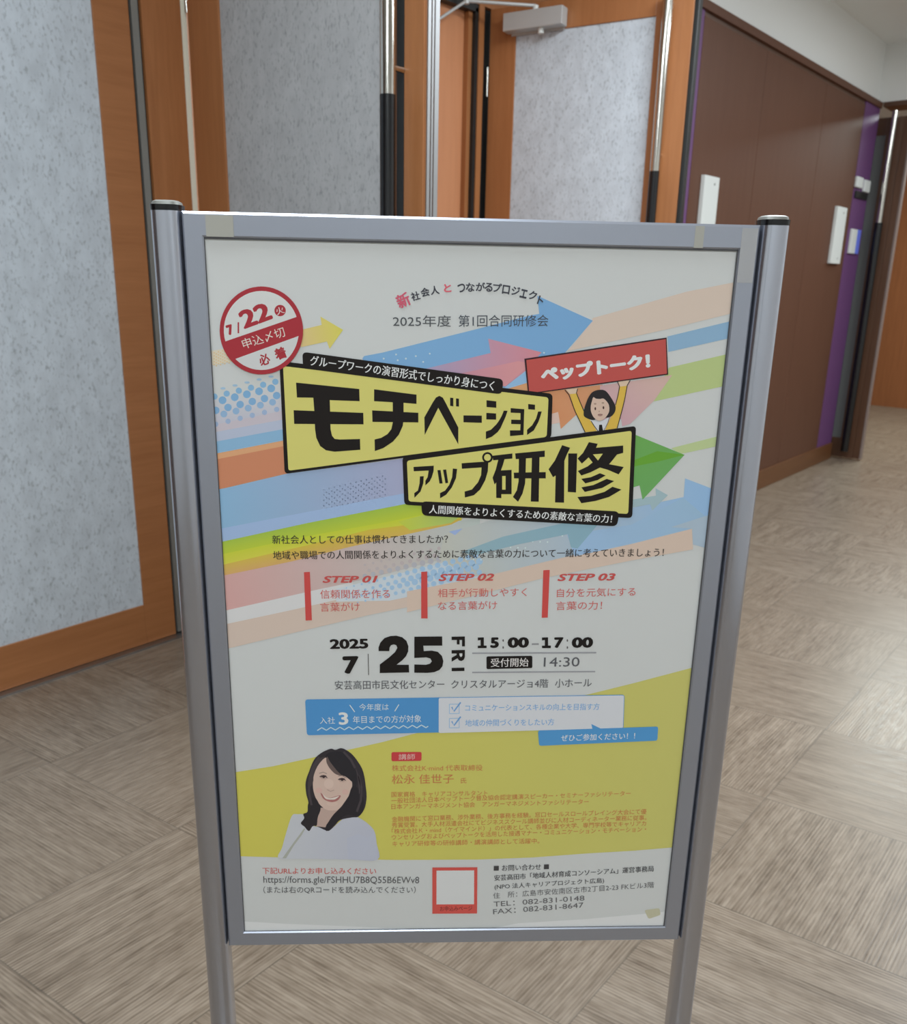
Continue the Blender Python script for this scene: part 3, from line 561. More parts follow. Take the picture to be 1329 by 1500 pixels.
('p',3,(130,146,172),0,[-117.7,170.8,-118.4,169.8,-119.4,170.2,-119.4,171.3,-118.4,171.7]),
('p',3,(130,146,172),0,[-114.6,167.6,-115.3,166.7,-116.4,167,-116.4,168.2,-115.3,168.5]),
('p',3,(130,146,172),0,[-117.7,164.3,-118.4,163.4,-119.5,163.7,-119.5,164.9,-118.4,165.3]),
('p',3,(130,146,172),0,[-114.7,161.2,-115.3,160.2,-116.4,160.6,-116.4,161.7,-115.3,162.1]),
('p',3,(130,146,172),0,[-117.8,157.9,-118.4,157,-119.5,157.3,-119.5,158.5,-118.4,158.8]),
('p',3,(130,146,172),0,[-111.5,185.1,-112.1,184.1,-113.2,184.5,-113.2,185.6,-112.1,186]),
('p',3,(130,146,172),0,[-108.4,181.9,-109.1,181,-110.1,181.3,-110.1,182.5,-109.1,182.9]),
('p',3,(130,146,172),0,[-111.5,178.7,-112.2,177.8,-113.2,178.1,-113.2,179.3,-112.2,179.6]),
('p',3,(130,146,172),0,[-108.4,175.6,-109.1,174.6,-110.1,175,-110.1,176.1,-109.1,176.5]),
('p',3,(130,146,172),0,[-111.5,172.3,-112.2,171.4,-113.2,171.7,-113.2,172.9,-112.2,173.3]),
('p',3,(130,146,172),0,[-108.4,169.2,-109.1,168.2,-110.2,168.6,-110.2,169.7,-109.1,170.1]),
('p',3,(130,146,172),0,[-111.5,165.9,-112.2,165,-113.3,165.3,-113.3,166.5,-112.2,166.8]),
('p',3,(130,146,172),0,[-108.5,162.7,-109.1,161.8,-110.2,162.1,-110.2,163.3,-109.1,163.7]),
('p',3,(130,146,172),0,[-111.6,159.5,-112.2,158.5,-113.3,158.9,-113.3,160,-112.2,160.4]),
('p',3,(130,146,172),0,[-105.3,186.6,-106,185.7,-107,186,-107,187.2,-106,187.5]),
('p',3,(130,146,172),0,[-102.2,183.5,-102.9,182.6,-103.9,182.9,-103.9,184,-102.9,184.4]),
('p',3,(130,146,172),0,[-105.3,180.3,-106,179.3,-107,179.7,-107,180.8,-106,181.2]),
('p',3,(130,146,172),0,[-102.2,177.1,-102.9,176.2,-104,176.5,-104,177.7,-102.9,178]),
('p',3,(130,146,172),0,[-105.3,173.9,-106,172.9,-107.1,173.3,-107.1,174.4,-106,174.8]),
('p',3,(130,146,172),0,[-102.2,170.7,-102.9,169.8,-104,170.1,-104,171.3,-102.9,171.6]),
('p',3,(130,146,172),0,[-105.3,167.5,-106,166.5,-107.1,166.9,-107.1,168,-106,168.4]),
('p',3,(130,146,172),0,[-102.2,164.3,-102.9,163.3,-104,163.7,-104,164.9,-102.9,165.2]),
('p',3,(130,146,172),0,[-105.4,161,-106,160.1,-107.1,160.4,-107.1,161.6,-106,162]),
('p',3,(130,146,172),0,[-99.1,188.2,-99.8,187.2,-100.9,187.6,-100.9,188.7,-99.8,189.1]),
('p',3,(130,146,172),0,[-96.1,185,-96.7,184.1,-97.8,184.4,-97.8,185.6,-96.7,186]),
('p',3,(130,146,172),0,[-99.1,181.8,-99.8,180.9,-100.9,181.2,-100.9,182.4,-99.8,182.7]),
('p',3,(130,146,172),0,[-96.1,178.7,-96.7,177.7,-97.8,178.1,-97.8,179.2,-96.7,179.6]),
('p',3,(130,146,172),0,[-99.1,175.4,-99.8,174.5,-100.9,174.8,-100.9,176,-99.8,176.4]),
('p',3,(130,146,172),0,[-96,172.3,-96.7,171.3,-97.8,171.7,-97.8,172.8,-96.7,173.2]),
('p',3,(130,146,172),0,[-99.1,169,-99.8,168.1,-100.9,168.4,-100.9,169.6,-99.8,170]),
('p',3,(130,146,172),0,[-96,165.9,-96.7,164.9,-97.8,165.3,-97.8,166.4,-96.7,166.8]),
('p',3,(130,146,172),0,[-99.1,162.6,-99.8,161.7,-100.9,162,-100.9,163.2,-99.8,163.5]),
('p',3,(140,164,198),0,[-293.1,121.7,-187.6,144.1,-71.7,168.6,-70.4,154.5,-187.9,130.6,-292.8,104.8]),
('p',4,(142,170,70),(-187.9,130.6,-183.6,111,(168,182,58)),[-293.5,105.3,-187.9,130.6,-71.6,155.5,-44,159.1,-43.8,142.8,-188.4,113.5,-293.7,89]),
('p',4,(172,184,58),(-188.3,114.5,-185.8,101.8,(184,184,72)),[-293.6,90,-188.3,114.5,-91.9,133.5,-43.8,144.6,-7.6,145.7,-7.3,135.7,-116,121.8,-188.6,102.8,-293.6,76.2]),
('p',4,(184,164,70),(-208,98,-204.7,81.3,(186,150,98)),[-293.6,76.7,-188.6,103.3,-116,123.1,-19.5,136.8,-5,138.2,-19.3,130.5,-140.4,101.2,-208.5,82.6,-293.8,63.2]),
('p',5,(170,182,70),(-77.4,129.8,-12.3,140.7,(152,176,104)),[-82.3,133.6,-43.8,144.1,-7.8,153.3,-12.2,138.1,-19.4,132.5,-67.7,122.9]),
('p',3,(184,148,146),(-275.5,43,-19,115.2,(166,172,170)),[-293.8,64.3,-208.5,83.1,-140.4,102.2,-31.5,132.4,14.4,138.4,15.7,100.2,-116.3,62.6,-180.3,46.4,-295.1,17.5]),
('p',3,(188,190,192),0,[-295,18.1,-180.2,46.9,-136,57.2,-131.2,38.8,-205.4,21,-296,-0.1]),
('p',5,(180,190,198),(-141,44,6.4,79.3,(168,184,198)),[-155.7,48.7,-91.8,65.4,15.8,95,17,58.4,-91.7,33.8,-156,32]),
('p',6,(142,172,200),0,[-142.6,49.8,-142.8,49.3,-143.3,49,-143.8,49.1,-144.2,49.5,-144.2,50.1,-143.8,50.5,-143.3,50.6,-142.8,50.4]),
('p',6,(142,172,200),0,[-138.1,42.7,-138.3,42,-138.9,41.7,-139.6,41.8,-140,42.4,-140,43.1,-139.6,43.6,-138.9,43.8,-138.3,43.4]),
('p',6,(142,172,200),0,[-142.6,35.5,-142.8,34.9,-143.4,34.5,-144.1,34.6,-144.5,35.2,-144.5,35.9,-144.1,36.5,-143.4,36.6,-142.8,36.2]),
('p',6,(142,172,200),0,[-138.4,28.4,-138.6,27.9,-139.1,27.6,-139.6,27.7,-140,28.1,-140,28.7,-139.6,29.1,-139.1,29.2,-138.6,28.9]),
('p',6,(142,172,200),0,[-133.3,52.3,-133.5,51.6,-134.1,51.2,-134.8,51.3,-135.3,51.9,-135.3,52.7,-134.8,53.3,-134.1,53.4,-133.5,53]),
('p',6,(142,172,200),0,[-128.6,45.2,-129,44.3,-129.7,43.8,-130.6,44,-131.2,44.7,-131.2,45.7,-130.6,46.4,-129.7,46.6,-128.9,46.1]),
('p',6,(142,172,200),0,[-133.1,38.1,-133.5,37.1,-134.2,36.7,-135.1,36.8,-135.7,37.6,-135.7,38.5,-135.1,39.3,-134.2,39.4,-133.4,39]),
('p',6,(142,172,200),0,[-129,30.9,-129.3,30.2,-129.9,29.8,-130.6,29.9,-131.1,30.5,-131.1,31.3,-130.6,31.9,-129.9,32,-129.3,31.6]),
('p',6,(142,172,200),0,[-123.9,54.8,-124.2,53.9,-125,53.4,-125.9,53.6,-126.4,54.3,-126.4,55.3,-125.8,56,-125,56.2,-124.2,55.7]),
('p',6,(142,172,200),0,[-119.2,47.7,-119.6,46.6,-120.6,46,-121.7,46.2,-122.4,47.1,-122.4,48.3,-121.6,49.2,-120.5,49.4,-119.6,48.8]),
('p',6,(142,172,200),0,[-123.7,40.6,-124.1,39.4,-125,38.8,-126.1,39,-126.8,39.9,-126.8,41.1,-126.1,42.1,-125,42.3,-124.1,41.7]),
('p',6,(142,172,200),0,[-119.6,33.4,-119.9,32.5,-120.7,32,-121.6,32.2,-122.1,32.9,-122.1,33.9,-121.6,34.6,-120.7,34.8,-119.9,34.3]),
('p',6,(142,172,200),0,[-114.6,57.3,-114.9,56.2,-115.8,55.6,-116.9,55.8,-117.6,56.7,-117.6,57.8,-116.9,58.7,-115.8,58.9,-114.9,58.4]),
('p',6,(142,172,200),0,[-109.8,50.2,-110.2,48.9,-111.4,48.2,-112.7,48.4,-113.5,49.5,-113.5,50.9,-112.7,52,-111.4,52.3,-110.2,51.6]),
('p',6,(142,172,200),0,[-114.2,43.1,-114.7,41.7,-115.8,41,-117.2,41.2,-118,42.3,-118,43.7,-117.1,44.8,-115.8,45.1,-114.7,44.4]),
('p',6,(142,172,200),0,[-110.2,35.9,-110.6,34.9,-111.5,34.3,-112.6,34.5,-113.2,35.3,-113.2,36.5,-112.5,37.4,-111.5,37.6,-110.6,37]),
('p',6,(142,172,200),0,[-105.2,59.8,-105.6,58.5,-106.7,57.9,-107.9,58.1,-108.7,59.1,-108.7,60.4,-107.9,61.4,-106.7,61.7,-105.6,61]),
('p',6,(142,172,200),0,[-100.3,52.7,-100.9,51.2,-102.2,50.3,-103.7,50.6,-104.7,51.9,-104.7,53.5,-103.7,54.8,-102.2,55.1,-100.9,54.3]),
('p',6,(142,172,200),0,[-104.8,45.6,-105.3,44,-106.7,43.2,-108.2,43.4,-109.2,44.7,-109.2,46.4,-108.2,47.6,-106.6,47.9,-105.3,47.1]),
('p',6,(142,172,200),0,[-100.8,38.4,-101.2,37.2,-102.3,36.5,-103.5,36.7,-104.3,37.8,-104.3,39.1,-103.5,40.1,-102.3,40.4,-101.2,39.7]),
('p',6,(142,172,200),0,[-95.9,62.3,-96.3,60.8,-97.6,60.1,-99,60.3,-99.9,61.5,-99.9,63,-99,64.1,-97.6,64.4,-96.3,63.7]),
('p',6,(142,172,200),0,[-90.9,55.2,-91.5,53.4,-93,52.5,-94.8,52.8,-95.9,54.2,-95.9,56.1,-94.8,57.6,-93.1,57.9,-91.5,57]),
('p',6,(142,172,200),0,[-95.3,48.1,-95.9,46.3,-97.5,45.3,-99.2,45.6,-100.4,47.1,-100.4,49,-99.2,50.4,-97.5,50.8,-95.9,49.8]),
('p',6,(142,172,200),0,[-91.4,41,-91.9,39.5,-93.1,38.7,-94.5,39,-95.4,40.2,-95.4,41.7,-94.5,42.9,-93.1,43.1,-91.9,42.4]),
('p',6,(142,172,200),0,[-86.5,64.7,-87.1,63.2,-88.4,62.3,-90,62.6,-91,63.9,-91,65.6,-90,66.9,-88.4,67.2,-87.1,66.3]),
('p',6,(142,172,200),0,[-81.5,57.7,-82.2,55.7,-83.9,54.6,-85.8,55,-87.1,56.6,-87.1,58.7,-85.9,60.4,-83.9,60.7,-82.2,59.7]),
('p',6,(142,172,200),0,[-85.9,50.6,-86.6,48.6,-88.3,47.5,-90.3,47.8,-91.5,49.5,-91.5,51.6,-90.3,53.2,-88.3,53.6,-86.6,52.6]),
('p',6,(142,172,200),0,[-82,43.5,-82.5,41.8,-83.9,41,-85.5,41.3,-86.5,42.6,-86.5,44.3,-85.5,45.6,-83.9,45.9,-82.6,45.1]),
('p',6,(142,172,200),0,[-77.2,67.2,-77.8,65.5,-79.3,64.5,-81,64.8,-82.2,66.3,-82.2,68.1,-81.1,69.6,-79.3,69.9,-77.8,69]),
('p',6,(142,172,200),0,[-72.1,60.2,-72.8,58,-74.7,56.8,-76.9,57.2,-78.3,59,-78.3,61.3,-76.9,63.1,-74.8,63.6,-72.8,62.4]),
('p',6,(142,172,200),0,[-76.5,53.1,-77.2,50.8,-79.1,49.6,-81.3,50,-82.7,51.8,-82.7,54.2,-81.3,56,-79.1,56.4,-77.2,55.3]),
('p',6,(142,172,200),0,[-72.6,46,-73.2,44.2,-74.7,43.2,-76.5,43.5,-77.6,45,-77.6,46.9,-76.5,48.3,-74.8,48.7,-73.2,47.7]),
('p',6,(142,172,200),0,[-67.9,69.7,-68.5,67.8,-70.2,66.7,-72.1,67.1,-73.3,68.6,-73.4,70.7,-72.1,72.3,-70.2,72.7,-68.5,71.6]),
('p',6,(142,172,200),0,[-62.7,62.7,-63.5,60.3,-65.6,58.9,-68,59.4,-69.5,61.3,-69.5,63.9,-68,65.9,-65.6,66.4,-63.5,65.1]),
('p',6,(142,172,200),0,[-67,55.6,-67.8,53.1,-69.9,51.8,-72.3,52.2,-73.9,54.2,-73.9,56.8,-72.4,58.8,-70,59.3,-67.9,58]),
('p',6,(142,172,200),0,[-63.2,48.5,-63.9,46.5,-65.6,45.4,-67.5,45.8,-68.7,47.4,-68.8,49.5,-67.5,51.1,-65.6,51.4,-63.9,50.4]),
('p',6,(142,172,200),0,[-58.5,72.2,-59.2,70.1,-61.1,68.9,-63.1,69.3,-64.5,71,-64.5,73.3,-63.2,75,-61.1,75.4,-59.3,74.3]),
('p',6,(142,172,200),0,[-53.3,65.2,-54.1,62.5,-56.4,61.1,-59,61.6,-60.7,63.7,-60.8,66.5,-59.1,68.7,-56.5,69.2,-54.2,67.8]),
('p',6,(142,172,200),0,[-57.6,58.1,-58.5,55.4,-60.8,54,-63.4,54.4,-65.1,56.6,-65.1,59.4,-63.4,61.6,-60.8,62.1,-58.5,60.7]),
('p',6,(142,172,200),0,[-53.9,51,-54.6,48.8,-56.4,47.7,-58.5,48.1,-59.9,49.8,-59.9,52.1,-58.5,53.8,-56.5,54.2,-54.6,53.1]),
('p',6,(142,172,200),0,[-49.2,74.7,-50,72.4,-51.9,71.2,-54.2,71.6,-55.7,73.4,-55.7,75.8,-54.3,77.7,-52,78.1,-50,76.9]),
('p',6,(142,172,200),0,[-43.8,67.7,-44.8,64.8,-47.2,63.3,-50.1,63.8,-52,66.1,-52,69.1,-50.2,71.5,-47.4,72,-44.9,70.5]),
('p',6,(142,172,200),0,[-48.2,60.6,-49.1,57.7,-51.6,56.1,-54.4,56.6,-56.3,59,-56.3,62,-54.5,64.4,-51.7,64.9,-49.2,63.4]),
('p',6,(142,172,200),0,[-44.5,53.5,-45.2,51.2,-47.2,49.9,-49.5,50.3,-51,52.2,-51,54.6,-49.6,56.5,-47.3,57,-45.3,55.8]),
('p',6,(142,172,200),0,[-40.2,77.2,-40.9,74.9,-42.9,73.6,-45.1,74,-46.6,75.9,-46.7,78.3,-45.2,80.2,-43,80.6,-41,79.4]),
('p',6,(142,172,200),0,[-34.8,70.2,-35.7,67.3,-38.2,65.7,-41,66.2,-42.9,68.6,-42.9,71.6,-41.1,73.9,-38.3,74.5,-35.8,73]),
('p',6,(142,172,200),0,[-39.1,63,-40,60.2,-42.5,58.6,-45.3,59.1,-47.2,61.4,-47.2,64.5,-45.4,66.8,-42.6,67.4,-40.1,65.9]),
('p',6,(142,172,200),0,[-35.4,56,-36.1,53.7,-38.1,52.4,-40.4,52.8,-41.9,54.7,-41.9,57.1,-40.5,59,-38.2,59.5,-36.2,58.3]),
('p',6,(142,172,200),0,[-31.1,79.6,-31.8,77.3,-33.8,76.1,-36.1,76.5,-37.6,78.4,-37.6,80.8,-36.2,82.6,-33.9,83.1,-31.9,81.9]),
('p',6,(142,172,200),0,[-25.7,72.6,-26.6,69.8,-29.1,68.2,-31.9,68.7,-33.8,71,-33.8,74.1,-32.1,76.4,-29.2,77,-26.7,75.5]),
('p',6,(142,172,200),0,[-30,65.5,-30.9,62.7,-33.4,61.1,-36.2,61.6,-38.1,63.9,-38.2,67,-36.4,69.3,-33.5,69.9,-31,68.4]),
('p',6,(142,172,200),0,[-26.3,58.5,-27,56.2,-29,54.9,-31.2,55.3,-32.8,57.2,-32.8,59.6,-31.4,61.5,-29.1,62,-27.1,60.8]),
('p',6,(142,172,200),0,[-22.1,82.1,-22.8,79.8,-24.7,78.6,-27,79,-28.5,80.8,-28.6,83.3,-27.1,85.1,-24.9,85.6,-22.9,84.4]),
('p',6,(142,172,200),0,[-16.6,75.1,-17.5,72.3,-20,70.7,-22.8,71.2,-24.7,73.5,-24.8,76.6,-23,78.9,-20.2,79.5,-17.7,78]),
('p',6,(142,172,200),0,[-20.9,68,-21.8,65.1,-24.3,63.6,-27.1,64.1,-29,66.4,-29.1,69.5,-27.3,71.8,-24.5,72.4,-22,70.9]),
('p',6,(142,172,200),0,[-17.2,61,-17.9,58.6,-19.9,57.4,-22.1,57.8,-23.7,59.7,-23.7,62.1,-22.3,64,-20,64.5,-18,63.2]),
('p',6,(142,172,200),0,[-13,84.6,-13.7,82.3,-15.7,81.1,-18,81.5,-19.5,83.3,-19.5,85.7,-18.1,87.6,-15.9,88,-13.8,86.8]),
('p',6,(142,172,200),0,[-7.6,77.6,-8.5,74.7,-10.9,73.2,-13.8,73.7,-15.7,76,-15.7,79,-13.9,81.4,-11.1,81.9,-8.6,80.4]),
('p',6,(142,172,200),0,[-11.8,70.5,-12.8,67.6,-15.2,66.1,-18,66.6,-19.9,68.9,-20,72,-18.2,74.3,-15.4,74.9,-12.9,73.4]),
('p',6,(142,172,200),0,[-8.1,63.5,-8.8,61.1,-10.8,59.9,-13,60.3,-14.6,62.2,-14.6,64.6,-13.2,66.5,-10.9,66.9,-8.9,65.7]),
('p',6,(142,172,200),0,[-4,87,-4.7,84.8,-6.6,83.5,-8.9,83.9,-10.4,85.8,-10.5,88.2,-9.1,90.1,-6.8,90.5,-4.8,89.3]),
('p',6,(142,172,200),0,[1.5,80.1,0.6,77.2,-1.9,75.7,-4.7,76.2,-6.6,78.5,-6.7,81.5,-4.9,83.9,-2.1,84.4,0.4,82.9]),
('p',6,(142,172,200),0,[-2.8,73,-3.7,70.1,-6.1,68.6,-9,69.1,-10.9,71.4,-10.9,74.4,-9.2,76.8,-6.3,77.3,-3.8,75.8]),
('p',6,(142,172,200),0,[1,65.9,0.3,63.6,-1.6,62.4,-3.9,62.8,-5.5,64.7,-5.5,67.1,-4.1,69,-1.8,69.4,0.2,68.2]),
('p',6,(142,172,200),0,[5.1,89.5,4.3,87.2,2.4,86,0.1,86.4,-1.4,88.3,-1.5,90.7,0,92.5,2.2,93,4.2,91.8]),
('p',6,(142,172,200),0,[10.5,82.6,9.6,79.7,7.2,78.2,4.4,78.7,2.5,81,2.4,84,4.1,86.3,7,86.9,9.5,85.4]),
('p',6,(142,172,200),0,[6.3,75.5,5.4,72.6,3,71.1,0.1,71.6,-1.8,73.9,-1.9,76.9,-0.1,79.3,2.7,79.8,5.2,78.3]),
('p',6,(142,172,200),0,[10.1,68.4,9.4,66.1,7.4,64.9,5.2,65.3,3.6,67.2,3.6,69.6,5,71.5,7.2,71.9,9.3,70.7]),
('p',6,(142,172,200),0,[14.1,92,13.4,89.7,11.4,88.5,9.2,88.9,7.6,90.7,7.6,93.1,9,95,11.2,95.4,13.2,94.2]),
('p',6,(142,172,200),0,[19.6,85,18.7,82.2,16.3,80.6,13.4,81.1,11.5,83.4,11.4,86.5,13.2,88.8,16,89.3,18.5,87.9]),
('p',6,(142,172,200),0,[15.4,78,14.5,75.1,12,73.5,9.2,74.1,7.3,76.4,7.2,79.4,9,81.7,11.8,82.3,14.3,80.8]),
('p',6,(142,172,200),0,[19.2,70.9,18.5,68.6,16.5,67.4,14.3,67.8,12.7,69.6,12.6,72.1,14.1,74,16.3,74.4,18.3,73.2]),
('p',5,(158,160,168),0,[-118.3,65.2,-119.2,63,-121.2,62.1,-123.3,63,-124.2,65.2,-123.3,67.4,-121.2,68.3,-119.1,67.4]),
('p',5,(165,158,160),0,[-114.1,72.3,-114.7,70.6,-116.3,69.9,-117.8,70.6,-118.5,72.3,-117.8,73.9,-116.3,74.6,-114.7,73.9]),
('p',5,(165,158,160),0,[-119.7,79.3,-120.1,78.2,-121.1,77.7,-122.2,78.1,-122.6,79.2,-122.2,80.3,-121.1,80.8,-120.1,80.4]),
('p',5,(158,160,168),0,[-108.4,67.7,-109.3,65.4,-111.4,64.4,-113.5,65.3,-114.4,67.6,-113.5,69.9,-111.4,70.8,-109.3,69.9]),
('p',5,(165,158,160),0,[-104.2,74.7,-104.9,73,-106.5,72.3,-108.1,73,-108.8,74.7,-108.1,76.4,-106.5,77.1,-104.9,76.4]),
('p',5,(165,158,160),0,[-109.8,81.7,-110.3,80.5,-111.4,80,-112.5,80.5,-112.9,81.7,-112.4,82.8,-111.4,83.3,-110.3,82.8]),
('p',5,(158,160,168),0,[-98.5,70.1,-99.4,67.8,-101.6,66.8,-103.8,67.7,-104.7,70,-103.8,72.4,-101.6,73.3,-99.4,72.4]),
('p',5,(165,158,160),0,[-94.4,77.1,-95,75.4,-96.7,74.6,-98.4,75.3,-99.1,77.1,-98.4,78.9,-96.7,79.6,-95,78.9]),
('p',5,(165,158,160),0,[-100,84.1,-100.5,82.9,-101.6,82.4,-102.7,82.9,-103.2,84.1,-102.7,85.3,-101.6,85.8,-100.5,85.3]),
('p',5,(158,160,168),0,[-88.6,72.5,-89.6,70.1,-91.8,69.1,-94,70.1,-95,72.5,-94,74.8,-91.8,75.8,-89.6,74.9]),
('p',5,(165,158,160),0,[-84.5,79.6,-85.2,77.7,-86.9,77,-88.6,77.7,-89.3,79.5,-88.6,81.4,-86.9,82.1,-85.2,81.4]),
('p',5,(165,158,160),0,[-90.1,86.5,-90.6,85.3,-91.8,84.7,-93,85.2,-93.5,86.5,-93,87.8,-91.8,88.3,-90.6,87.8]),
('p',5,(158,160,168),0,[-78.8,74.9,-79.7,72.5,-82,71.5,-84.3,72.5,-85.2,74.9,-84.3,77.3,-82,78.3,-79.7,77.4]),
('p',5,(165,158,160),0,[-74.7,82,-75.4,80.1,-77.1,79.3,-78.9,80.1,-79.6,82,-78.9,83.8,-77.2,84.6,-75.4,83.9]),
('p',5,(165,158,160),0,[-80.3,88.9,-80.8,87.6,-82.1,87.1,-83.3,87.6,-83.8,88.9,-83.3,90.2,-82.1,90.8,-80.8,90.2]),
('p',5,(158,160,168),0,[-68.9,77.4,-69.9,74.9,-72.2,73.8,-74.5,74.8,-75.5,77.3,-74.6,79.8,-72.2,80.9,-69.9,79.8]),
('p',5,(165,158,160),0,[-64.8,84.4,-65.5,82.5,-67.4,81.7,-69.2,82.5,-69.9,84.4,-69.2,86.3,-67.4,87.1,-65.6,86.3]),
('p',5,(165,158,160),0,[-70.5,91.4,-71,90,-72.3,89.4,-73.6,90,-74.2,91.3,-73.6,92.7,-72.3,93.3,-71,92.7]),
('p',5,(158,160,168),0,[-59.1,79.8,-60,77.3,-62.4,76.2,-64.8,77.2,-65.8,79.7,-64.9,82.3,-62.5,83.4,-60.1,82.3]),
('p',5,(165,158,160),0,[-55,86.8,-55.7,84.9,-57.6,84,-59.5,84.8,-60.3,86.8,-59.5,88.8,-57.6,89.6,-55.8,88.8]),
('p',5,(165,158,160),0,[-60.7,93.8,-61.2,92.3,-62.6,91.7,-63.9,92.3,-64.5,93.7,-63.9,95.2,-62.6,95.8,-61.2,95.2]),
('p',5,(158,160,168),0,[-49.2,82.2,-50.2,79.6,-52.6,78.5,-55.1,79.6,-56.1,82.2,-55.1,84.8,-52.7,85.9,-50.2,84.8]),
('p',5,(165,158,160),0,[-45.1,89.3,-45.9,87.2,-47.8,86.4,-49.7,87.2,-50.6,89.2,-49.8,91.2,-47.9,92.1,-46,91.3]),
('p',5,(165,158,160),0,[-50.9,96.2,-51.4,94.7,-52.8,94.1,-54.2,94.7,-54.8,96.1,-54.3,97.6,-52.9,98.2,-51.5,97.6]),
('p',5,(158,160,168),0,[-39.3,84.7,-40.3,82,-42.8,80.9,-45.3,82,-46.4,84.6,-45.4,87.2,-42.9,88.3,-40.4,87.3]),
('p',5,(165,158,160),0,[-35.3,91.7,-36.1,89.6,-38,88.7,-40,89.6,-40.9,91.6,-40.1,93.7,-38.1,94.6,-36.2,93.8]),
('p',5,(165,158,160),0,[-41,98.6,-41.6,97.1,-43.1,96.4,-44.5,97,-45.1,98.6,-44.6,100.1,-43.1,100.7,-41.7,100.1]),
('p',5,(158,160,168),0,[-29.5,87.1,-30.5,84.4,-33,83.2,-35.6,84.3,-36.7,87,-35.7,89.7,-33.2,90.8,-30.6,89.8]),
('p',5,(165,158,160),0,[-25.5,94.1,-26.3,92,-28.3,91,-30.3,91.9,-31.2,94,-30.4,96.2,-28.4,97.1,-26.4,96.2]),
('p',5,(165,158,160),0,[-31.2,101,-31.8,99.4,-33.3,98.7,-34.8,99.4,-35.5,101,-34.9,102.5,-33.4,103.2,-31.9,102.6]),
('p',5,(158,160,168),0,[-19.7,89.5,-20.7,86.7,-23.3,85.6,-25.9,86.7,-27,89.4,-26,92.2,-23.4,93.3,-20.8,92.2]),
('p',5,(165,158,160),0,[-15.6,96.5,-16.5,94.3,-18.5,93.4,-20.6,94.3,-21.5,96.5,-20.7,98.7,-18.7,99.6,-16.6,98.7]),
('p',5,(165,158,160),0,[-21.4,103.4,-22,101.8,-23.6,101.1,-25.2,101.7,-25.8,103.4,-25.2,105,-23.7,105.7,-22.1,105]),
('p',5,(158,160,168),0,[-9.8,91.9,-10.9,89.1,-13.5,87.9,-16.2,89.1,-17.3,91.8,-16.3,94.7,-13.7,95.8,-11,94.7]),
('p',5,(165,158,160),0,[-5.8,98.9,-6.7,96.7,-8.8,95.7,-10.9,96.6,-11.9,98.9,-11,101.1,-8.9,102.1,-6.8,101.2]),
('p',5,(165,158,160),0,[-11.6,105.8,-12.3,104.1,-13.8,103.4,-15.5,104.1,-16.2,105.8,-15.5,107.5,-14,108.2,-12.3,107.5]),
('p',4,(184,170,160),0,[-296,0.4,-205.4,21.8,-116.4,44.2,16.6,71.6,17.4,45.2,-116.6,14.9,-206.3,-8.5,-297.7,-32.6]),
('p',6,(186,170,158),0,[-70.8,45.9,20.9,65.6,109.2,89,197.1,111,268.8,130.3,272.9,102.4,199,87.6,95.6,64.7,-70.6,18.7]),
('p',5,(166,172,170),(5.1,96.7,238.7,145.3,(136,166,196)),[-19,121.7,30.2,136.9,182.5,144.7,195.1,153.9,218.3,158.8,255,167.4,254.5,190.1,288.8,177.7,290.9,108.9,272,111.2,268.8,130.3,197.2,110.4,126.9,91,35.7,68.9,6,65.5,-32.9,87.1,-27.6,117.4]),
('p',6,(140,160,204),0,[-21.9,121.7,-5.9,125.8,-14.5,117.5]),
('p',6,(138,168,200),(137.6,110.4,253.6,145.5,(136,166,192)),[119.2,119.5,195.3,132.6,254.4,166.8,285.1,142.8,284,111.3,269,128.5,197.3,108.6,129.8,92.3]),
('p',7,(150,168,184),0,[243.2,130.1,287.8,145.9,289.3,104.2,272.3,108.7,269,128.5]),
('p',7,(128,158,170),(19.7,103.1,136.8,122.8,(122,156,172)),[-6.6,96.6,42.7,116.3,118.3,134.8,154.5,131.6,132.8,102.3,124.7,103.5,119.8,120.1,60.8,106.6,8.2,92.1]),
('p',7,(142,166,174),0,[187.9,150.8,194.3,163.6,221.8,168.8,220.4,177.8,235.9,169.5,219,150.6,215.6,158.4,193.6,153.9]),
('p',7,(180,196,206),0,[0.5,87.4,-0.2,86.3,-1.3,86.7,-1.4,88,-0.2,88.4]),
('p',7,(180,196,206),0,[9.4,87.2,8.7,86.1,7.5,86.5,7.5,87.8,8.7,88.2]),
('p',7,(180,196,206),0,[18.3,86.9,17.6,85.9,16.4,86.3,16.4,87.5,17.5,88]),
('p',7,(180,196,206),0,[26.9,95.1,26.2,94.1,25,94.4,25,95.7,26.1,96.1]),
('p',7,(180,196,206),0,[35.7,94.9,35.1,93.8,33.9,94.2,33.8,95.5,35,95.9]),
('p',7,(180,196,206),0,[44.6,94.6,43.9,93.6,42.8,94,42.7,95.3,43.9,95.7]),
('p',7,(180,196,206),0,[53.2,102.8,52.5,101.8,51.3,102.1,51.3,103.4,52.4,103.8]),
('p',7,(180,196,206),0,[62,102.6,61.4,101.5,60.2,101.9,60.1,103.2,61.3,103.6]),
('p',7,(180,196,206),0,[70.9,102.3,70.2,101.3,69.1,101.7,69,103,70.1,103.4]),
('p',7,(180,196,206),0,[79.4,110.5,78.7,109.4,77.6,109.8,77.5,111.1,78.6,111.5]),
('p',7,(180,196,206),0,[88.3,110.3,87.6,109.2,86.4,109.6,86.4,110.9,87.5,111.3]),
('p',7,(180,196,206),0,[97.2,110,96.5,109,95.3,109.4,95.2,110.6,96.4,111.1]),
('p',7,(180,196,206),0,[105.6,118.1,104.9,117.1,103.7,117.5,103.7,118.7,104.8,119.2]),
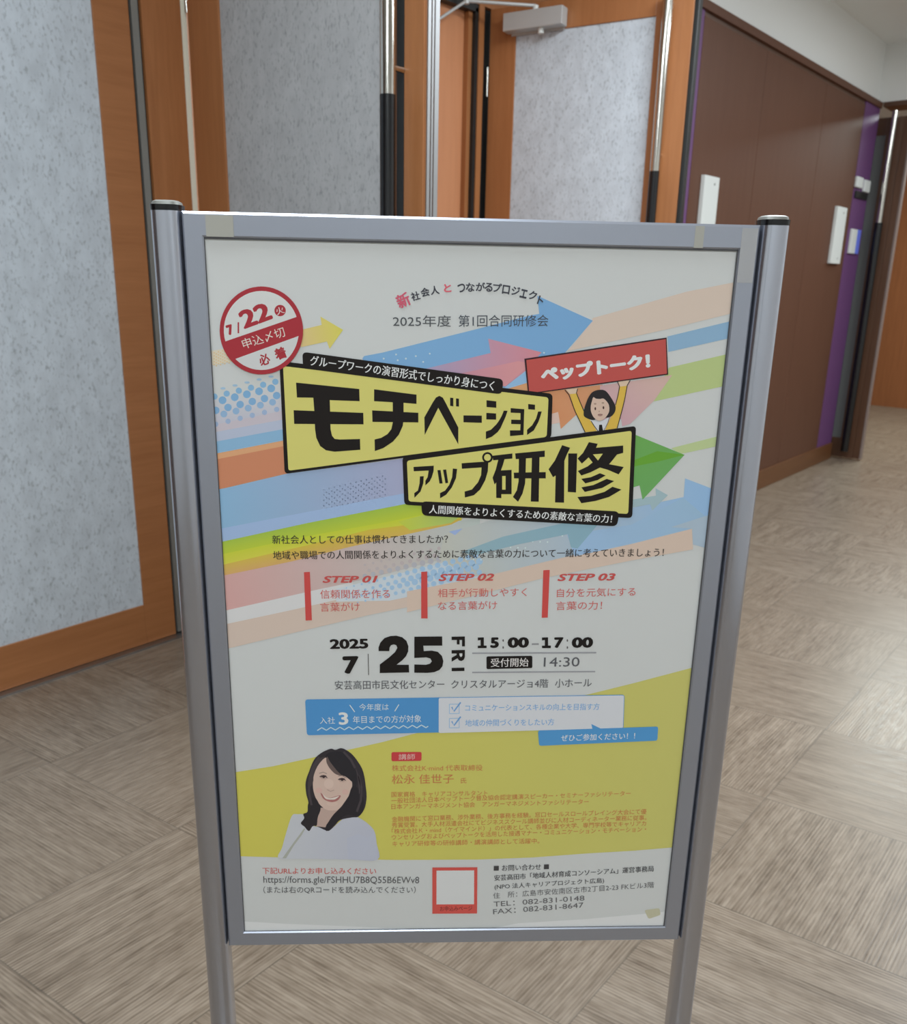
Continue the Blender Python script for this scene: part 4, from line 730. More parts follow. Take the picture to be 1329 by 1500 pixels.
('p',7,(180,196,206),0,[114.5,117.9,113.8,116.9,112.6,117.3,112.6,118.5,113.7,118.9]),
('p',8,(96,150,78),(190.6,238.5,220.4,173.7,(96,150,88)),[187,243.3,190.4,241.3,251,218.3,206.2,163.6,201.1,181,187.6,176.6]),
('p',9,(92,146,52),0,[190.4,210.5,218.4,222.2,251.4,218.4,219.6,209.6,191,203.3]),
 ],
 'wave_band': [
('p',2,(182,178,84),(-277.7,-272,251.7,-172.5,(174,173,100)),[-300.5,-205.1,-286.6,-201.9,-239.7,-193.6,-189.4,-181.3,-143.4,-169.9,-100.8,-159.1,-62.2,-147.7,20,-127.1,105.8,-104.9,157.2,-91.9,217.4,-75.1,291.3,-53.1,291,-319.2,237.5,-324.1,174,-327.9,99.7,-333.7,26.5,-336.3,-82.8,-336,-182,-332.9,-288.2,-328.3,-298,-328.2]),
 ],
 'title_panel': [
('p',28,(28,25,24),0,[-213.9,313.2,-213.7,315.1,-212.9,316.4,-211.5,317.1,-209.6,317.2,87.6,287.2,89.7,286.7,91.1,285.7,92.1,284.2,92.4,282.1,93.4,240.8,93.2,238.7,92.3,237,90.9,235.9,88.9,235.3,-207.6,190.2,-209.7,190.2,-211.1,190.9,-212,192.3,-212.4,194.3]),
('p',29,(186,183,106),0,[-210.1,309.1,-209.9,310.5,-209.3,311.4,-208.4,311.9,-207,311.9,84.6,282.9,86,282.5,87,281.8,87.6,280.7,87.9,279.3,88.2,240.5,88,239,87.4,237.8,86.4,237.1,85,236.6,-204.7,193.7,-206.1,193.7,-207.2,194.1,-207.8,195.1,-208,196.5]),
 ],
 'title_panel.001': [
('p',30,(28,25,24),0,[-77.1,206.8,-76.9,208.9,-76.1,210.5,-74.7,211.6,-72.7,212.3,186.3,250.8,188.3,250.9,189.8,250.2,190.8,248.8,191.1,246.8,195.3,146.2,195.1,144,194.2,142.4,192.7,141.6,190.6,141.3,-70,154.1,-72.2,154.5,-73.7,155.5,-74.6,157.1,-75,159.3]),
('p',31,(186,183,106),0,[-72,203.7,-71.9,205.1,-71.4,206.2,-70.4,207,-69.1,207.4,183.2,245.4,184.6,245.4,185.6,244.9,186.2,244,186.5,242.6,190.2,149.5,190,148,189.4,147,188.4,146.4,187,146.3,-66.6,158.2,-68,158.5,-69,159.2,-69.7,160.2,-69.9,161.7]),
 ],
 'title_lettering': [
('p',32,(28,25,24),0,[-196.3,294.2,-126.1,288.3,-125.8,274.7,-159.2,275.3,-158.9,242.2,-157.4,234.8,-154.4,231.1,-148.3,230.5,-125.7,231.5,-125.5,219,-154.7,216.3,-164.5,217.8,-171.1,222.7,-175.2,232,-176.4,241.9,-176.7,261.6,-177.6,277.7,-195.8,277.7]),
('p',32,(28,25,24),0,[-199.9,263.2,-121.8,261.5,-121.6,248.4,-199.7,247.7]),
('p',32,(28,25,24),0,[-109.5,288.3,-61.9,283.1,-61.8,272.7,-76.4,273.7,-76.3,253.4,-77.2,247.2,-81.5,237.2,-88.2,229,-99.3,221.3,-108.9,217.7,-109.1,231.2,-101.7,233.1,-94.4,237.6,-90.1,243.3,-88.5,250.8,-88.6,274.1,-109.6,275]),
('p',32,(28,25,24),0,[-111.8,264.5,-59.6,262.6,-59.5,251.6,-111.5,251.4]),
('p',32,(28,25,24),0,[-52.7,257.5,-43.6,274.3,-39.9,280.2,-36.1,282.2,-32.2,280.3,-28.9,274.6,-13.8,246.4,-13.4,227,-37.1,268.7,-52,237.3]),
('p',32,(28,25,24),0,[-23.9,280.4,-20.3,280.1,-20.1,270.6,-23.7,271.1]),
('p',32,(28,25,24),0,[-17.2,279.7,-13.9,279.3,-13.7,270.4,-17,270.7]),
('p',32,(28,25,24),0,[-8.3,260.5,12.6,260.5,12.9,252.3,-8.1,252.6]),
('p',32,(28,25,24),0,[17.4,278.2,28.5,277.1,28.8,269.8,17.7,270.5]),
('p',32,(28,25,24),0,[17.7,263.8,28.8,263.3,29.1,256.2,17.9,256.3]),
('p',32,(28,25,24),0,[37.6,266.7,41.8,266.5,39.8,259.6,37.4,253.7,34.5,246.5,31.4,241.9,25.1,236.5,18.2,233.5,17.9,242.3,23.5,244.4,29.8,251,32.8,255.6,35.2,260.2]),
('p',32,(28,25,24),0,[45.2,269.7,60.8,268.7,61.2,239.1,45.9,237.5,45.4,244.1,57.3,244.3,57.3,251.4,46.6,251.5,46.4,256.5,57,256.4,56.7,264.2,45.4,264.5]),
('p',32,(28,25,24),0,[65,274.7,72.8,274,73.1,268.3,65.3,268.7]),
('p',32,(28,25,24),0,[76.8,266.3,80.9,266.4,79.3,259.6,77.7,254.4,72.9,244.5,65.4,239.1,65.1,245,70.7,250.4,74.9,258.2]),
('p',32,(28,25,24),0,[-64.5,199.7,-41.1,201.5,-41.2,195.2,-43.2,187.8,-45.5,182.9,-50.5,177.9,-50.5,183.4,-48,187.8,-46.9,195.7,-64.1,194.6]),
('p',32,(28,25,24),0,[-56.9,188.6,-52.5,188.9,-52.9,180.3,-56.1,170.4,-63,162.9,-63.3,168.5,-59.1,171.6,-57.2,180.3]),
('p',32,(28,25,24),0,[-36.8,196.2,-33.2,196.5,-30.5,180.6,-34.1,180.3]),
('p',32,(28,25,24),0,[-30.3,196.8,-26.7,197.2,-24,181.3,-27.2,180.7]),
('p',32,(28,25,24),0,[-19,198.5,-14,198,-15.1,187,-19.7,175.8,-26.1,167.1,-33,162.7,-33.3,168.9,-27.4,172,-22.7,178.9,-19.6,188.1]),
('p',32,(28,25,24),0,[-9,204.8,14.7,206.9,21.9,207,21.7,196,19,185,13.4,173.8,6.4,166.9,-4.1,163.9,-4.6,171.1,3.8,173.7,10.7,182.4,14,191,14.3,200.2,-8.5,198.3]),
('p',36,(28,25,24),0,[26.9,212.2,26.8,210.8,26.4,209.4,25.7,208.2,24.8,207.2,23.6,206.5,22.3,206,21,205.8,19.6,205.9,18.2,206.4,17,207.1,16,208.1,15.3,209.3,14.8,210.6,14.6,212,14.7,213.4,15.1,214.7,15.8,215.9,16.7,217,17.9,217.7,19.2,218.2,20.5,218.4,21.9,218.2,23.2,217.8,24.4,217.1,25.4,216.1,26.2,214.9,26.7,213.6]),
('p',37,(186,183,106),0,[24.7,212.2,24.6,211.3,24.3,210.4,23.9,209.6,23.3,209,22.6,208.5,21.8,208.2,20.9,208.1,20,208.2,19.2,208.5,18.4,208.9,17.8,209.6,17.3,210.3,16.9,211.2,16.8,212,16.9,212.9,17.1,213.8,17.6,214.5,18.2,215.2,18.9,215.7,19.7,216,20.6,216.1,21.5,216,22.3,215.7,23.1,215.3,23.7,214.6,24.2,213.9,24.5,213]),
('p',32,(28,25,24),0,[26.5,214.2,49.4,217.2,49.6,211.2,40.6,210.3,38.8,203.1,36.9,197,49.3,197.8,50.5,168.7,38.5,168.5,38.7,163.7,32.6,163.9,31.9,182.5,30.1,180,27.5,188.1,30.8,197.6,33.3,209.4,27.4,208.9]),
('p',32,(28,25,24),0,[52.6,217.3,86.8,221.1,87.2,213.8,81.1,213.2,82.9,159.9,73.5,160,72.3,212.2,65.4,211.6,65.8,194,65.8,181.8,63.3,169.5,58.5,159.6,52.2,165.3,56.5,173.5,58,184.4,57.2,210.9,53.6,210.6]),
('p',32,(28,25,24),0,[52,194.5,89.3,195.7,89.7,188.2,52.6,187.7]),
('p',32,(28,25,24),0,[106.6,227.8,116,224.9,112.5,216.2,110.3,209.4,112.9,159.1,102.2,159.3,101.1,191.8,98.2,189.7,92.4,199.1,99.1,209.3]),
('p',32,(28,25,24),0,[114.4,218.2,124.7,218.3,126.3,171.7,116.5,172.2]),
('p',32,(28,25,24),0,[137.5,231.8,147.9,230,146.2,225.3,177.7,228.4,178.4,219.8,171.3,217.7,167.1,211.6,162.9,206.1,180.4,203,175.1,194.1,162,199.4,152.5,202,142.3,196.4,131.3,192.2,126.9,197.5,137.9,203.1,143.5,207.9,138.4,213.9,131,206.4,125.6,212.3,131.5,219.1]),
('p',32,(28,25,24),0,[131.5,188.1,142.7,190.3,153,195.2,159.9,192.6,150.9,187,136.6,182.8]),
('p',32,(28,25,24),0,[132.2,177.9,146,180.8,161.5,188.5,170.4,185.9,157,177.6,136.6,172.5]),
('p',32,(28,25,24),0,[128.3,166.2,144.3,167.8,160,172.8,168.9,179.1,179.9,175.8,165.8,166.7,150.1,161.7,133.5,158.7]),
('p',37,(186,183,106),0,[38.6,190.3,42.6,190.6,43.2,174,39.2,174]),
('p',37,(186,183,106),0,[143.1,217.5,154.7,218.5,149.6,210.3]),
 ],
 'caption_strip': [
('p',35,(28,25,24),0,[-188.4,322.6,-188.1,325,-187.1,326.7,-185.4,327.5,-182.9,327.6,29.9,302.9,32.4,302.3,34.2,301,35.1,299.1,35.3,296.5,35,290.8,34.5,288.3,33.3,286.6,31.4,285.8,28.9,285.7,-182.5,309.6,-184.9,310.3,-186.7,311.5,-187.8,313.4,-188.2,315.9]),
('t',36,(196,198,198),'グループワークの演習形式でしっかり身につく',(-180.7,313.6),-0.1199,207.1,11.3,0.019,0),
 ],
 'caption_strip.001': [
('p',35,(28,25,24),0,[-54.7,152.7,-54.5,155.4,-53.5,157.3,-51.7,158.3,-49.1,158.6,173.3,149.4,175.9,148.9,177.8,147.7,178.8,145.7,179,142.9,178.6,137,178.1,134.3,176.8,132.4,174.8,131.3,172.1,131,-47.9,141.3,-50.6,141.8,-52.5,143.1,-53.8,145.1,-54.3,147.8]),
('t',36,(196,198,198),'人間関係をよりよくするための素敵な言葉の力！',(-45.9,144.2),-0.0443,217.4,10.5,0.019,0),
 ],
 'cartoon_figure': [
('p',18,(190,160,72),0,[112,287.2,119.4,287.7,128.7,268.8,135.4,259.7,146.1,244.9,132.2,243.2,119.3,267.3]),
('p',18,(190,160,72),0,[168.6,296.2,176.6,297.4,175.6,283,173.7,271.7,169.1,248.5,155,245.4,159.2,256.5,165.2,271.6,167,284.3]),
('p',19,(190,170,150),0,[106.8,292,120.4,293.4,119.4,287.5,112,286.7]),
('p',19,(190,170,150),0,[165.6,302.4,178.9,304.1,177,297.4,168.6,296.1]),
('p',20,(45,38,36),0,[105.8,291,110.6,285.9,118.8,267.1,132,243,132.8,243.4,119.7,267.4,111.4,286.3,106.4,291.6]),
('p',20,(45,38,36),0,[120.1,293,119,287.9,123.8,277.7,129.1,267.2,130,267.6,124.7,278.1,119.9,288.1,121,292.8]),
('p',20,(45,38,36),0,[164.9,301.9,167.9,296.2,166.8,285.8,164.8,275.2,165.7,275,167.7,285.6,168.8,296.2,165.7,302.3]),
('p',20,(45,38,36),0,[179.6,303.6,176.5,297.9,175.1,283.8,173.2,271.8,168.8,248.6,169.7,248.4,174.2,271.6,176,283.7,177.4,297.6,180.4,303.2]),
('p',20,(182,186,192),0,[136.9,258,147.9,254.9,158.1,260.8,159.8,260.1,155,245.5,146.1,244.7]),
('p',21,(28,25,24),0,[138.2,256,142.1,250.3,146.8,244.8,147.4,245.3,142.8,250.8,138.8,256.4]),
('p',21,(90,84,76),0,[158.9,260.9,157.6,254.5,153.6,245.6,154.2,245.4,158.2,254.3,159.5,260.7]),
('p',21,(28,25,24),0,[148.1,252.1,151.3,252.3,153,245.5,148,244.8]),
('p',22,(40,38,40),0,[129.2,265.3,129.1,266.1,129.1,266.9,129.2,267.8,129.3,268.9,129.6,270.3,130,272.1,130.5,274.3,131.2,276.6,131.9,278.9,132.5,280.9,133.2,282.6,133.9,284.2,134.7,285.6,135.5,286.8,136.3,288,137.1,288.9,138,289.6,138.9,290.2,139.9,290.7,141,291.2,142.3,291.6,143.7,291.9,145.2,292.1,146.7,292.2,148,292.2,149.1,292.2,150.2,292,151.1,291.7,152.1,291.3,153.1,290.7,154.1,289.9,155.2,288.8,156.3,287.6,157.4,286.2,158.5,284.8,159.6,283.3,160.9,281.5,162.1,279.7,163.2,278,164.1,276.5,164.7,275.3,165.1,274.3,165.4,273.4,165.6,272.5,165.7,271.6,165.7,270.5,165.6,269.3,165.4,268.1,165,267,164.5,265.9,163.9,264.8,163.1,263.8,162.2,262.8,161,261.9,159.5,261.2,157.5,260.7,154.9,260.5,152.2,260.3,149.6,260.2,147.5,259.9,145.9,259.5,144.6,258.9,143.4,258.4,142.4,257.9,141.2,257.7,140,257.6,138.9,257.7,137.7,258,136.6,258.3,135.5,258.6,134.3,259.1,133.2,259.6,132,260.1,131.1,260.8,130.3,261.4,129.8,262.1,129.5,262.8,129.3,263.6,129.2,264.4]),
('p',23,(186,164,150),0,[139.1,283.7,139.6,283.7,140.2,283.4,140.9,282.9,141.6,282.4,142.4,282.1,143.2,282,144,281.9,144.9,281.8,145.8,281.8,146.6,281.8,147.5,281.9,148.3,282.1,149.2,282.4,150,282.4,150.9,282.3,151.8,281.8,152.8,281.1,153.7,280.2,154.6,279.3,155.4,278.5,156,277.7,156.6,276.9,157.1,276.1,157.5,275.3,157.8,274.3,158.1,273.1,158.4,271.9,158.5,270.5,158.6,269.2,158.5,267.9,158.2,266.7,157.7,265.5,157.2,264.3,156.5,263.2,155.9,262.2,155.2,261.2,154.4,260.3,153.6,259.4,152.7,258.6,151.9,258,151.1,257.5,150.2,257.1,149.4,256.9,148.5,256.7,147.7,256.7,147,256.8,146.2,256.9,145.5,257.2,144.8,257.6,144.1,258.1,143.3,258.7,142.5,259.4,141.7,260.1,140.9,261,140.2,261.9,139.6,262.9,139,264,138.4,265.2,137.9,266.4,137.5,267.6,137.2,268.8,137,270.1,136.9,271.4,136.9,272.7,136.9,273.9,137,275.1,137.2,276.3,137.4,277.5,137.7,278.5,137.9,279.6,138.1,280.6,138.3,281.6,138.5,282.5,138.7,283.2]),
('p',24,(70,48,44),0,[143.2,270.6,143.2,269.7,142.9,269.1,142.4,268.8,141.9,269.1,141.5,269.7,141.3,270.6,141.3,271.5,141.7,272.1,142.1,272.4,142.6,272.1,143.1,271.5]),
('p',24,(70,48,44),0,[152.6,271.9,152.5,271,152.2,270.4,151.7,270.1,151.2,270.4,150.8,271,150.6,271.9,150.7,272.8,151,273.4,151.5,273.7,152,273.4,152.4,272.8]),
('p',24,(150,126,112),0,[143.3,276.1,143,275.6,142.3,275.2,141.3,275.2,140.5,275.5,140.2,276.1,140.4,276.7,141.2,277,142.1,277.1,142.9,276.7]),
('p',24,(150,126,112),0,[152.1,277.3,151.8,276.8,151.1,276.4,150.1,276.4,149.3,276.7,149,277.3,149.2,277.9,150,278.2,150.9,278.3,151.7,277.9]),
('p',24,(160,132,118),0,[147.6,267.6,147.5,266.9,147,266.6,146.5,266.9,146.3,267.6,146.4,268.3,146.9,268.6,147.4,268.3]),
('p',24,(150,120,112),0,[151.2,263.5,150.8,262.7,149.8,262.2,148.4,261.9,147,262.1,145.9,262.7,145.5,263.4,145.8,264.2,146.8,264.8,148.2,265,149.6,264.9,150.7,264.3]),
('p',25,(110,76,72),0,[145.7,263.7,148.4,263.1,151.2,264.1,151,264.6,148.3,263.6,145.8,264.3]),
 ],
 'placard': [
('p',26,(52,34,38),0,[58.3,325.3,217.1,351.8,222.8,310.7,64.4,285.6]),
('p',27,(166,76,72),0,[60.6,323.9,216.3,350.1,221.2,311.8,65.7,287]),
('t',28,(200,200,202),'ペップトーク！',(78.9,299.0),0.1485,124.5,17.3,0.075,0),
 ],
 'deadline_stamp': [
('p',37,(146,48,56),0,[-187,351.4,-187.3,346.7,-188.1,342.1,-189.3,337.6,-190.9,333.1,-193,328.8,-195.4,324.8,-198.2,320.9,-201.3,317.4,-204.7,314.1,-208.4,311.2,-212.4,308.7,-216.5,306.6,-220.8,304.9,-225.3,303.7,-229.8,302.9,-234.3,302.6,-238.8,302.7,-243.2,303.3,-247.5,304.4,-251.7,305.9,-255.7,307.9,-259.4,310.3,-262.9,313,-266,316.1,-268.9,319.6,-271.3,323.3,-273.4,327.3,-275.1,331.5,-276.4,335.8,-277.2,340.3,-277.6,344.9,-277.6,349.5,-277.1,354.1,-276.3,358.7,-274.9,363.2,-273.2,367.5,-271.1,371.7,-268.7,375.6,-265.9,379.3,-262.7,382.8,-259.3,385.9,-255.7,388.7,-251.8,391.1,-247.8,393.1,-243.6,394.7,-239.3,395.9,-234.9,396.6,-230.5,397,-226.1,396.8,-221.8,396.3,-217.6,395.3,-213.5,393.8,-209.6,392,-205.9,389.8,-202.5,387.1,-199.3,384.2,-196.4,380.9,-193.9,377.3,-191.7,373.4,-189.9,369.3,-188.6,365,-187.6,360.5,-187.1,356]),
('p',38,(184,188,188),0,[-272,337.9,-272.3,339.4,-272.6,340.8,-272.8,342.2,-272.9,343.7,-273,345.2,-273.1,346.6,-273.1,348.1,-273,349.6,-272.9,351.1,-272.8,352.6,-272.6,354,-272.3,355.5,-272,356.9,-271.7,358.4,-271.3,359.8,-270.8,361.3,-270.4,362.7,-269.8,364.1,-269.3,365.4,-268.6,366.8,-268,368.1,-267.3,369.4,-266.5,370.7,-265.7,372,-264.9,373.2,-264,374.5,-263.1,375.6,-262.2,376.8,-261.2,377.9,-260.2,379,-259.2,380,-258.1,381,-257,382,-255.8,383,-254.7,383.9,-253.5,384.7,-252.3,385.5,-251,386.3,-249.8,387,-248.5,387.7,-247.2,388.3,-245.9,388.9,-244.6,389.5,-243.2,390,-241.9,390.4,-240.5,390.8,-239.1,391.2,-237.7,391.5,-236.3,391.8,-234.9,392,-233.5,392.1,-232.1,392.2,-230.7,392.3,-229.3,392.3,-227.9,392.2,-226.5,392.2,-225.1,392,-223.7,391.8,-222.4,391.6,-221,391.3,-219.7,390.9,-218.3,390.5,-217,390.1,-215.7,389.6,-214.5,389.1,-213.2,388.5,-212,387.9,-210.8,387.2,-209.6,386.5,-208.4,385.7,-207.3,384.9,-206.2,384,-205.1,383.2,-204.1,382.2,-203.1,381.3,-202.1,380.2,-201.2,379.2,-200.3,378.1,-199.5,377,-198.6,375.9,-197.9,374.7,-197.1,373.5,-196.4,372.2,-195.8,371,-195.2,369.7,-194.6,368.4,-194.1,367,-193.6,365.7]),
('p',38,(180,184,186),0,[-192.1,345.3,-192.4,343.9,-192.7,342.4,-193.1,340.9,-193.5,339.5,-194,338.1,-194.5,336.6,-195,335.2,-195.6,333.8,-196.3,332.5,-196.9,331.1,-197.7,329.8,-198.5,328.5,-199.3,327.2,-200.1,326,-201,324.8,-202,323.6,-203,322.4,-204,321.3,-205,320.2,-206.1,319.2,-207.2,318.2,-208.4,317.2,-209.5,316.3,-210.8,315.4,-212,314.5,-213.2,313.7,-214.5,313,-215.8,312.2,-217.2,311.6,-218.5,311,-219.9,310.4,-221.3,309.9,-222.6,309.4,-224.1,309,-225.5,308.6,-226.9,308.3,-228.3,308,-229.8,307.8,-231.2,307.7,-232.6,307.6,-234.1,307.5,-235.5,307.5,-236.9,307.6,-238.4,307.7,-239.8,307.8,-241.2,308,-242.6,308.3,-244,308.6,-245.4,309,-246.7,309.4,-248.1,309.9,-249.4,310.4,-250.7,311,-251.9,311.6,-253.2,312.2,-254.4,312.9,-255.6,313.7,-256.8,314.5,-257.9,315.3,-259,316.2,-260.1,317.1,-261.1,318.1,-262.1,319.1]),
('t',39,(146,48,56),'7',(-268.2,344.2),0.2813,7.1,11.0,0.07,0),
('p',39,(146,48,56),0,[-257.7,358.7,-258.3,347,-256.6,347,-256.1,358.8]),
('t',39,(146,48,56),'22',(-251.1,351.3),0.3618,34.5,19.3,0.045,0),
('p',39,(146,48,56),0,[-205.1,372.2,-205.4,370.6,-206,369.2,-207.1,367.9,-208.4,366.9,-209.9,366.3,-211.5,366,-213.1,366.2,-214.5,366.8,-215.8,367.7,-216.7,368.9,-217.3,370.4,-217.4,372,-217.2,373.5,-216.5,375,-215.5,376.3,-214.2,377.3,-212.7,377.9,-211.1,378.1,-209.5,378,-208,377.4,-206.8,376.5,-205.8,375.2,-205.3,373.8]),
('t',40,(190,180,180),'火',(-214.4,367.0),0.3248,8.9,7.7,0.01,0),
('t',39,(198,188,182),'申込〆切',(-251.7,329.7),0.3171,48.4,11.1,0,0),
('t',39,(146,48,56),'必',(-234.1,311.2),0.3439,12.1,12.4,0.03,0),
('t',39,(146,48,56),'着',(-216.5,317.9),0.3439,12.9,12.8,0.04,0),
 ],
 'header_lettering': [
('t',18,(178,84,104),'新',(-81.0,376.1),0.428,14.6,14.9,0.03,0),
('t',18,(58,60,68),'社',(-67.5,384.8),0.2755,9.6,9.3,0.025,0),
('t',18,(58,60,68),'会',(-57.3,389.4),0.2248,9.6,9.3,0.025,0),
('t',18,(58,60,68),'人',(-47.1,391.9),0.1572,9.6,9.3,0.025,0),
('t',18,(186,92,104),'と',(-33.0,395.2),0.0728,8.2,8.7,0.04,0),
('t',18,(58,60,68),'つ',(-18.5,395.4),0.0222,8.5,9.3,0.025,0),
('t',18,(58,60,68),'な',(-9.3,396.5),0.0054,9.7,9.3,0.025,0),
('t',18,(58,60,68),'が',(1.4,397.5),-0.0282,10.0,9.3,0.025,0),
('t',18,(58,60,68),'る',(11.0,397.3),-0.0618,8.8,9.3,0.025,0),
('t',18,(58,60,68),'プ',(19.9,397.1),-0.0786,9.7,9.3,0.025,0),
('t',18,(58,60,68),'ロ',(30.2,395.4),-0.1122,8.2,9.3,0.025,0),
('t',18,(58,60,68),'ジ',(40.2,394.5),-0.1625,9.1,9.3,0.025,0),
('t',18,(58,60,68),'ェ',(49.7,391.8),-0.196,7.7,9.3,0.025,0),
('t',18,(58,60,68),'ク',(59.1,390.7),-0.2294,8.9,9.3,0.025,0),
('t',18,(58,60,68),'ト',(69.2,385.4),-0.2798,6.2,9.3,0.025,0),
('t',18,(72,76,80),'2025年度',(-88.5,357.3),0.0207,63.8,12.3,0,0),
('t',18,(66,72,80),'第1回合同研修会',(-16.3,358.8),0.0236,99.6,12.7,0,0),
 ],
 'lead_lettering': [
('t',18,(52,48,46),'新社会人としての仕事は慣れてきましたか？',(-229.5,104.5),0.014,206.8,10.6,0.008,0),
('t',18,(52,48,46),'地域や職場での人間関係をよりよくするために素敵な言葉の力について一緒に考えていきましょう！',(-229.2,85.0),0.0175,467.0,10.7,0.008,0),
 ],
 'step_bar': [
('p',18,(178,70,68),0,[-193.5,69.5,-186.5,70,-185.6,7.9,-193.1,7.4]),
 ],
 'step_bar.001': [
('p',18,(178,70,68),0,[-54,71.1,-46.8,71.6,-45.5,11,-53.3,11]),
 ],
 'step_bar.002': [
('p',18,(178,70,68),0,[92.9,74.4,100.6,74.9,101.6,13,94.2,12.7]),
 ],
 'step_lettering': [
('t',19,(172,76,74),'STEP 01',(-171.8,56.1),0.0143,66.1,8.8,0.035,0.25),
('t',19,(176,92,88),'信頼関係を作る',(-174.7,35.9),0.0147,83.5,11.4,0,0),
('t',19,(176,92,88),'言葉がけ',(-175.1,19.1),0.0244,47.5,11.5,0,0),
 ],
 'step_lettering.001': [
('t',19,(172,76,74),'STEP 02',(-33.1,59.5),0.0157,66.9,9.2,0.035,0.25),
('t',19,(176,92,88),'相手が行動しやすく',(-33.4,38.6),0.0192,107.8,11.1,0,0),
('t',19,(176,92,88),'なる言葉がけ',(-33.1,21.9),0.021,72.0,11.2,0,0),
 ],
 'step_lettering.002': [
('t',19,(172,76,74),'STEP 03',(110.7,60.6),0.019,70.7,9.3,0.035,0.25),
('t',19,(176,92,88),'自分を元気にする',(111.2,39.6),0.0261,96.4,11.2,0,0),
('t',19,(176,92,88),'言葉の力！',(110.9,22.8),0.0204,56.8,11.3,0,0),
 ],
 'date_lettering': [
('t',18,(28,25,24),'2025',(-164.5,-30.2),0.021,47.0,13.2,0.045,0),
('t',18,(28,25,24),'7',(-148.8,-63.6),0.0273,19.7,23.7,0.055,0),
('p',18,(80,78,78),0,[-118.3,-36.3,-118,-65.1,-117.1,-65.1,-117.4,-36.3]),
('p',18,(28,25,24),0,[-105.1,-32.6,-105.1,-27.6,-102.9,-21.2,-97.8,-15.2,-90.6,-12.5,-83.4,-12,-76.2,-14,-71.1,-18.7,-68.6,-25.8,-68.8,-33,-71.4,-39.3,-76,-44.9,-83.2,-51,-67.8,-51,-67.4,-61.3,-103.7,-62.3,-103.6,-50.6,-92.7,-41.5,-84.8,-33.8,-82.2,-28.3,-83.4,-24.6,-86.5,-23.5,-89.9,-24.7,-91.6,-27.8,-92,-32.6]),
('p',18,(28,25,24),0,[-61.4,-13.2,-27.3,-12.7,-27,-25,-50.3,-25.1,-49.6,-32.4,-39.7,-31.7,-32.4,-33.3,-27.2,-38.7,-25.2,-45.6,-26.2,-52.8,-29.8,-57.9,-36.3,-60.9,-45.1,-61.9,-61,-61.7,-61.1,-50.5,-46.7,-50.9,-41.6,-49.3,-39.5,-46.1,-41.3,-42.4,-46.1,-40.8,-61.2,-41.7]),
('p',18,(28,25,24),0,[-15.7,-13,0.6,-12.6,1,-25.8,-2.5,-25.9,-2.8,-17.3,-5.8,-17.3,-5.7,-23.2,-9,-23.2,-9.2,-17.3,-15.6,-17.4]),
('p',18,(28,25,24),0,[-15.3,-31.1,1.1,-30.6,1.3,-39.9,0,-43.9,-2.9,-45.6,-5.9,-44.7,-7.7,-41.8,-14.9,-46.6,-15,-41.2,-9,-37.5,-9,-35.4,-15.2,-35.6]),
('p',19,(178,183,184),0,[-5.8,-35.3,-2,-35.2,-1.9,-38.6,-3.3,-40.2,-5.1,-38.9]),
('p',18,(28,25,24),0,[-14.7,-55,1.1,-54.6,1.3,-59.1,-14.6,-59.5]),
('t',18,(28,25,24),'00',(53.7,-27.7),0.0153,26.5,14.2,0.055,0),
('t',18,(28,25,24),'00',(133.4,-27.4),0.0153,26.6,14.3,0.055,0),
('p',18,(28,25,24),0,[16.5,-14,24,-13.7,24.3,-24.7,27.8,-24.7,27.9,-28,17,-28.2,16.9,-25,20.4,-24.8,20.1,-17.2,16.7,-17.8]),
('p',18,(28,25,24),0,[95.9,-13.6,103.4,-13.3,104,-24.3,107.5,-24.3,107.7,-27.7,96.7,-27.8,96.5,-24.6,100,-24.5,99.6,-16.8,96.1,-17.4]),
('t',18,(28,25,24),'5',(32.3,-28.0),0.0179,10.7,14.2,0.055,0),
('t',18,(28,25,24),'7',(111.4,-27.6),0.0169,11.6,14.3,0.055,0),
('p',18,(90,88,88),0,[48.9,-17.8,48.7,-19,48.1,-19.5,47.4,-19,47.1,-17.8,47.3,-16.5,47.9,-16,48.6,-16.5]),
('p',18,(90,88,88),0,[49.3,-27.2,49.1,-28.4,48.4,-28.9,47.7,-28.4,47.4,-27.2,47.6,-25.9,48.3,-25.4,49,-25.9]),
('p',18,(90,88,88),0,[128.6,-17.4,128.4,-18.6,127.7,-19.1,127.1,-18.6,126.7,-17.4,126.9,-16.2,127.5,-15.6,128.2,-16.2]),
('p',18,(90,88,88),0,[129.2,-26.8,129,-28.1,128.3,-28.6,127.6,-28.1,127.3,-26.8,127.5,-25.6,128.1,-25.1,128.8,-25.6]),
('p',18,(130,132,136),0,[83.8,-23.7,92.4,-23.5,92.3,-21.2,83.7,-21.4]),
('p',18,(136,138,144),0,[10.3,-36,164.9,-34.7,164.8,-32.7,10.2,-34.1]),
('p',18,(136,138,144),0,[11,-62.1,165.4,-60.5,165.2,-58.6,11,-60.2]),
('p',18,(28,25,24),0,[28.2,-41.3,28.3,-40.4,28.7,-39.7,29.2,-39.3,30.1,-39.2,83.2,-38.3,84,-38.4,84.6,-38.8,85,-39.4,85.2,-40.3,85.8,-52.8,85.7,-53.7,85.4,-54.4,84.8,-54.8,84,-54.9,30.6,-56.5,29.8,-56.4,29.2,-56,28.8,-55.4,28.7,-54.5]),
('t',19,(190,190,190),'受付開始',(33.8,-53.7),0.0188,47.2,11.8,0.01,0),
('t',18,(80,82,86),'14:30',(100.0,-53.1),0.0098,44.8,12.7,0,0),
('t',18,(84,86,90),'安芸高田市民文化センター',(-159.3,-85.3),0.0123,136.1,12.4,0.006,0),
('t',18,(84,86,90),'クリスタルアージョ4階',(-14.7,-83.6),0.0136,121.9,11.9,0.006,0),
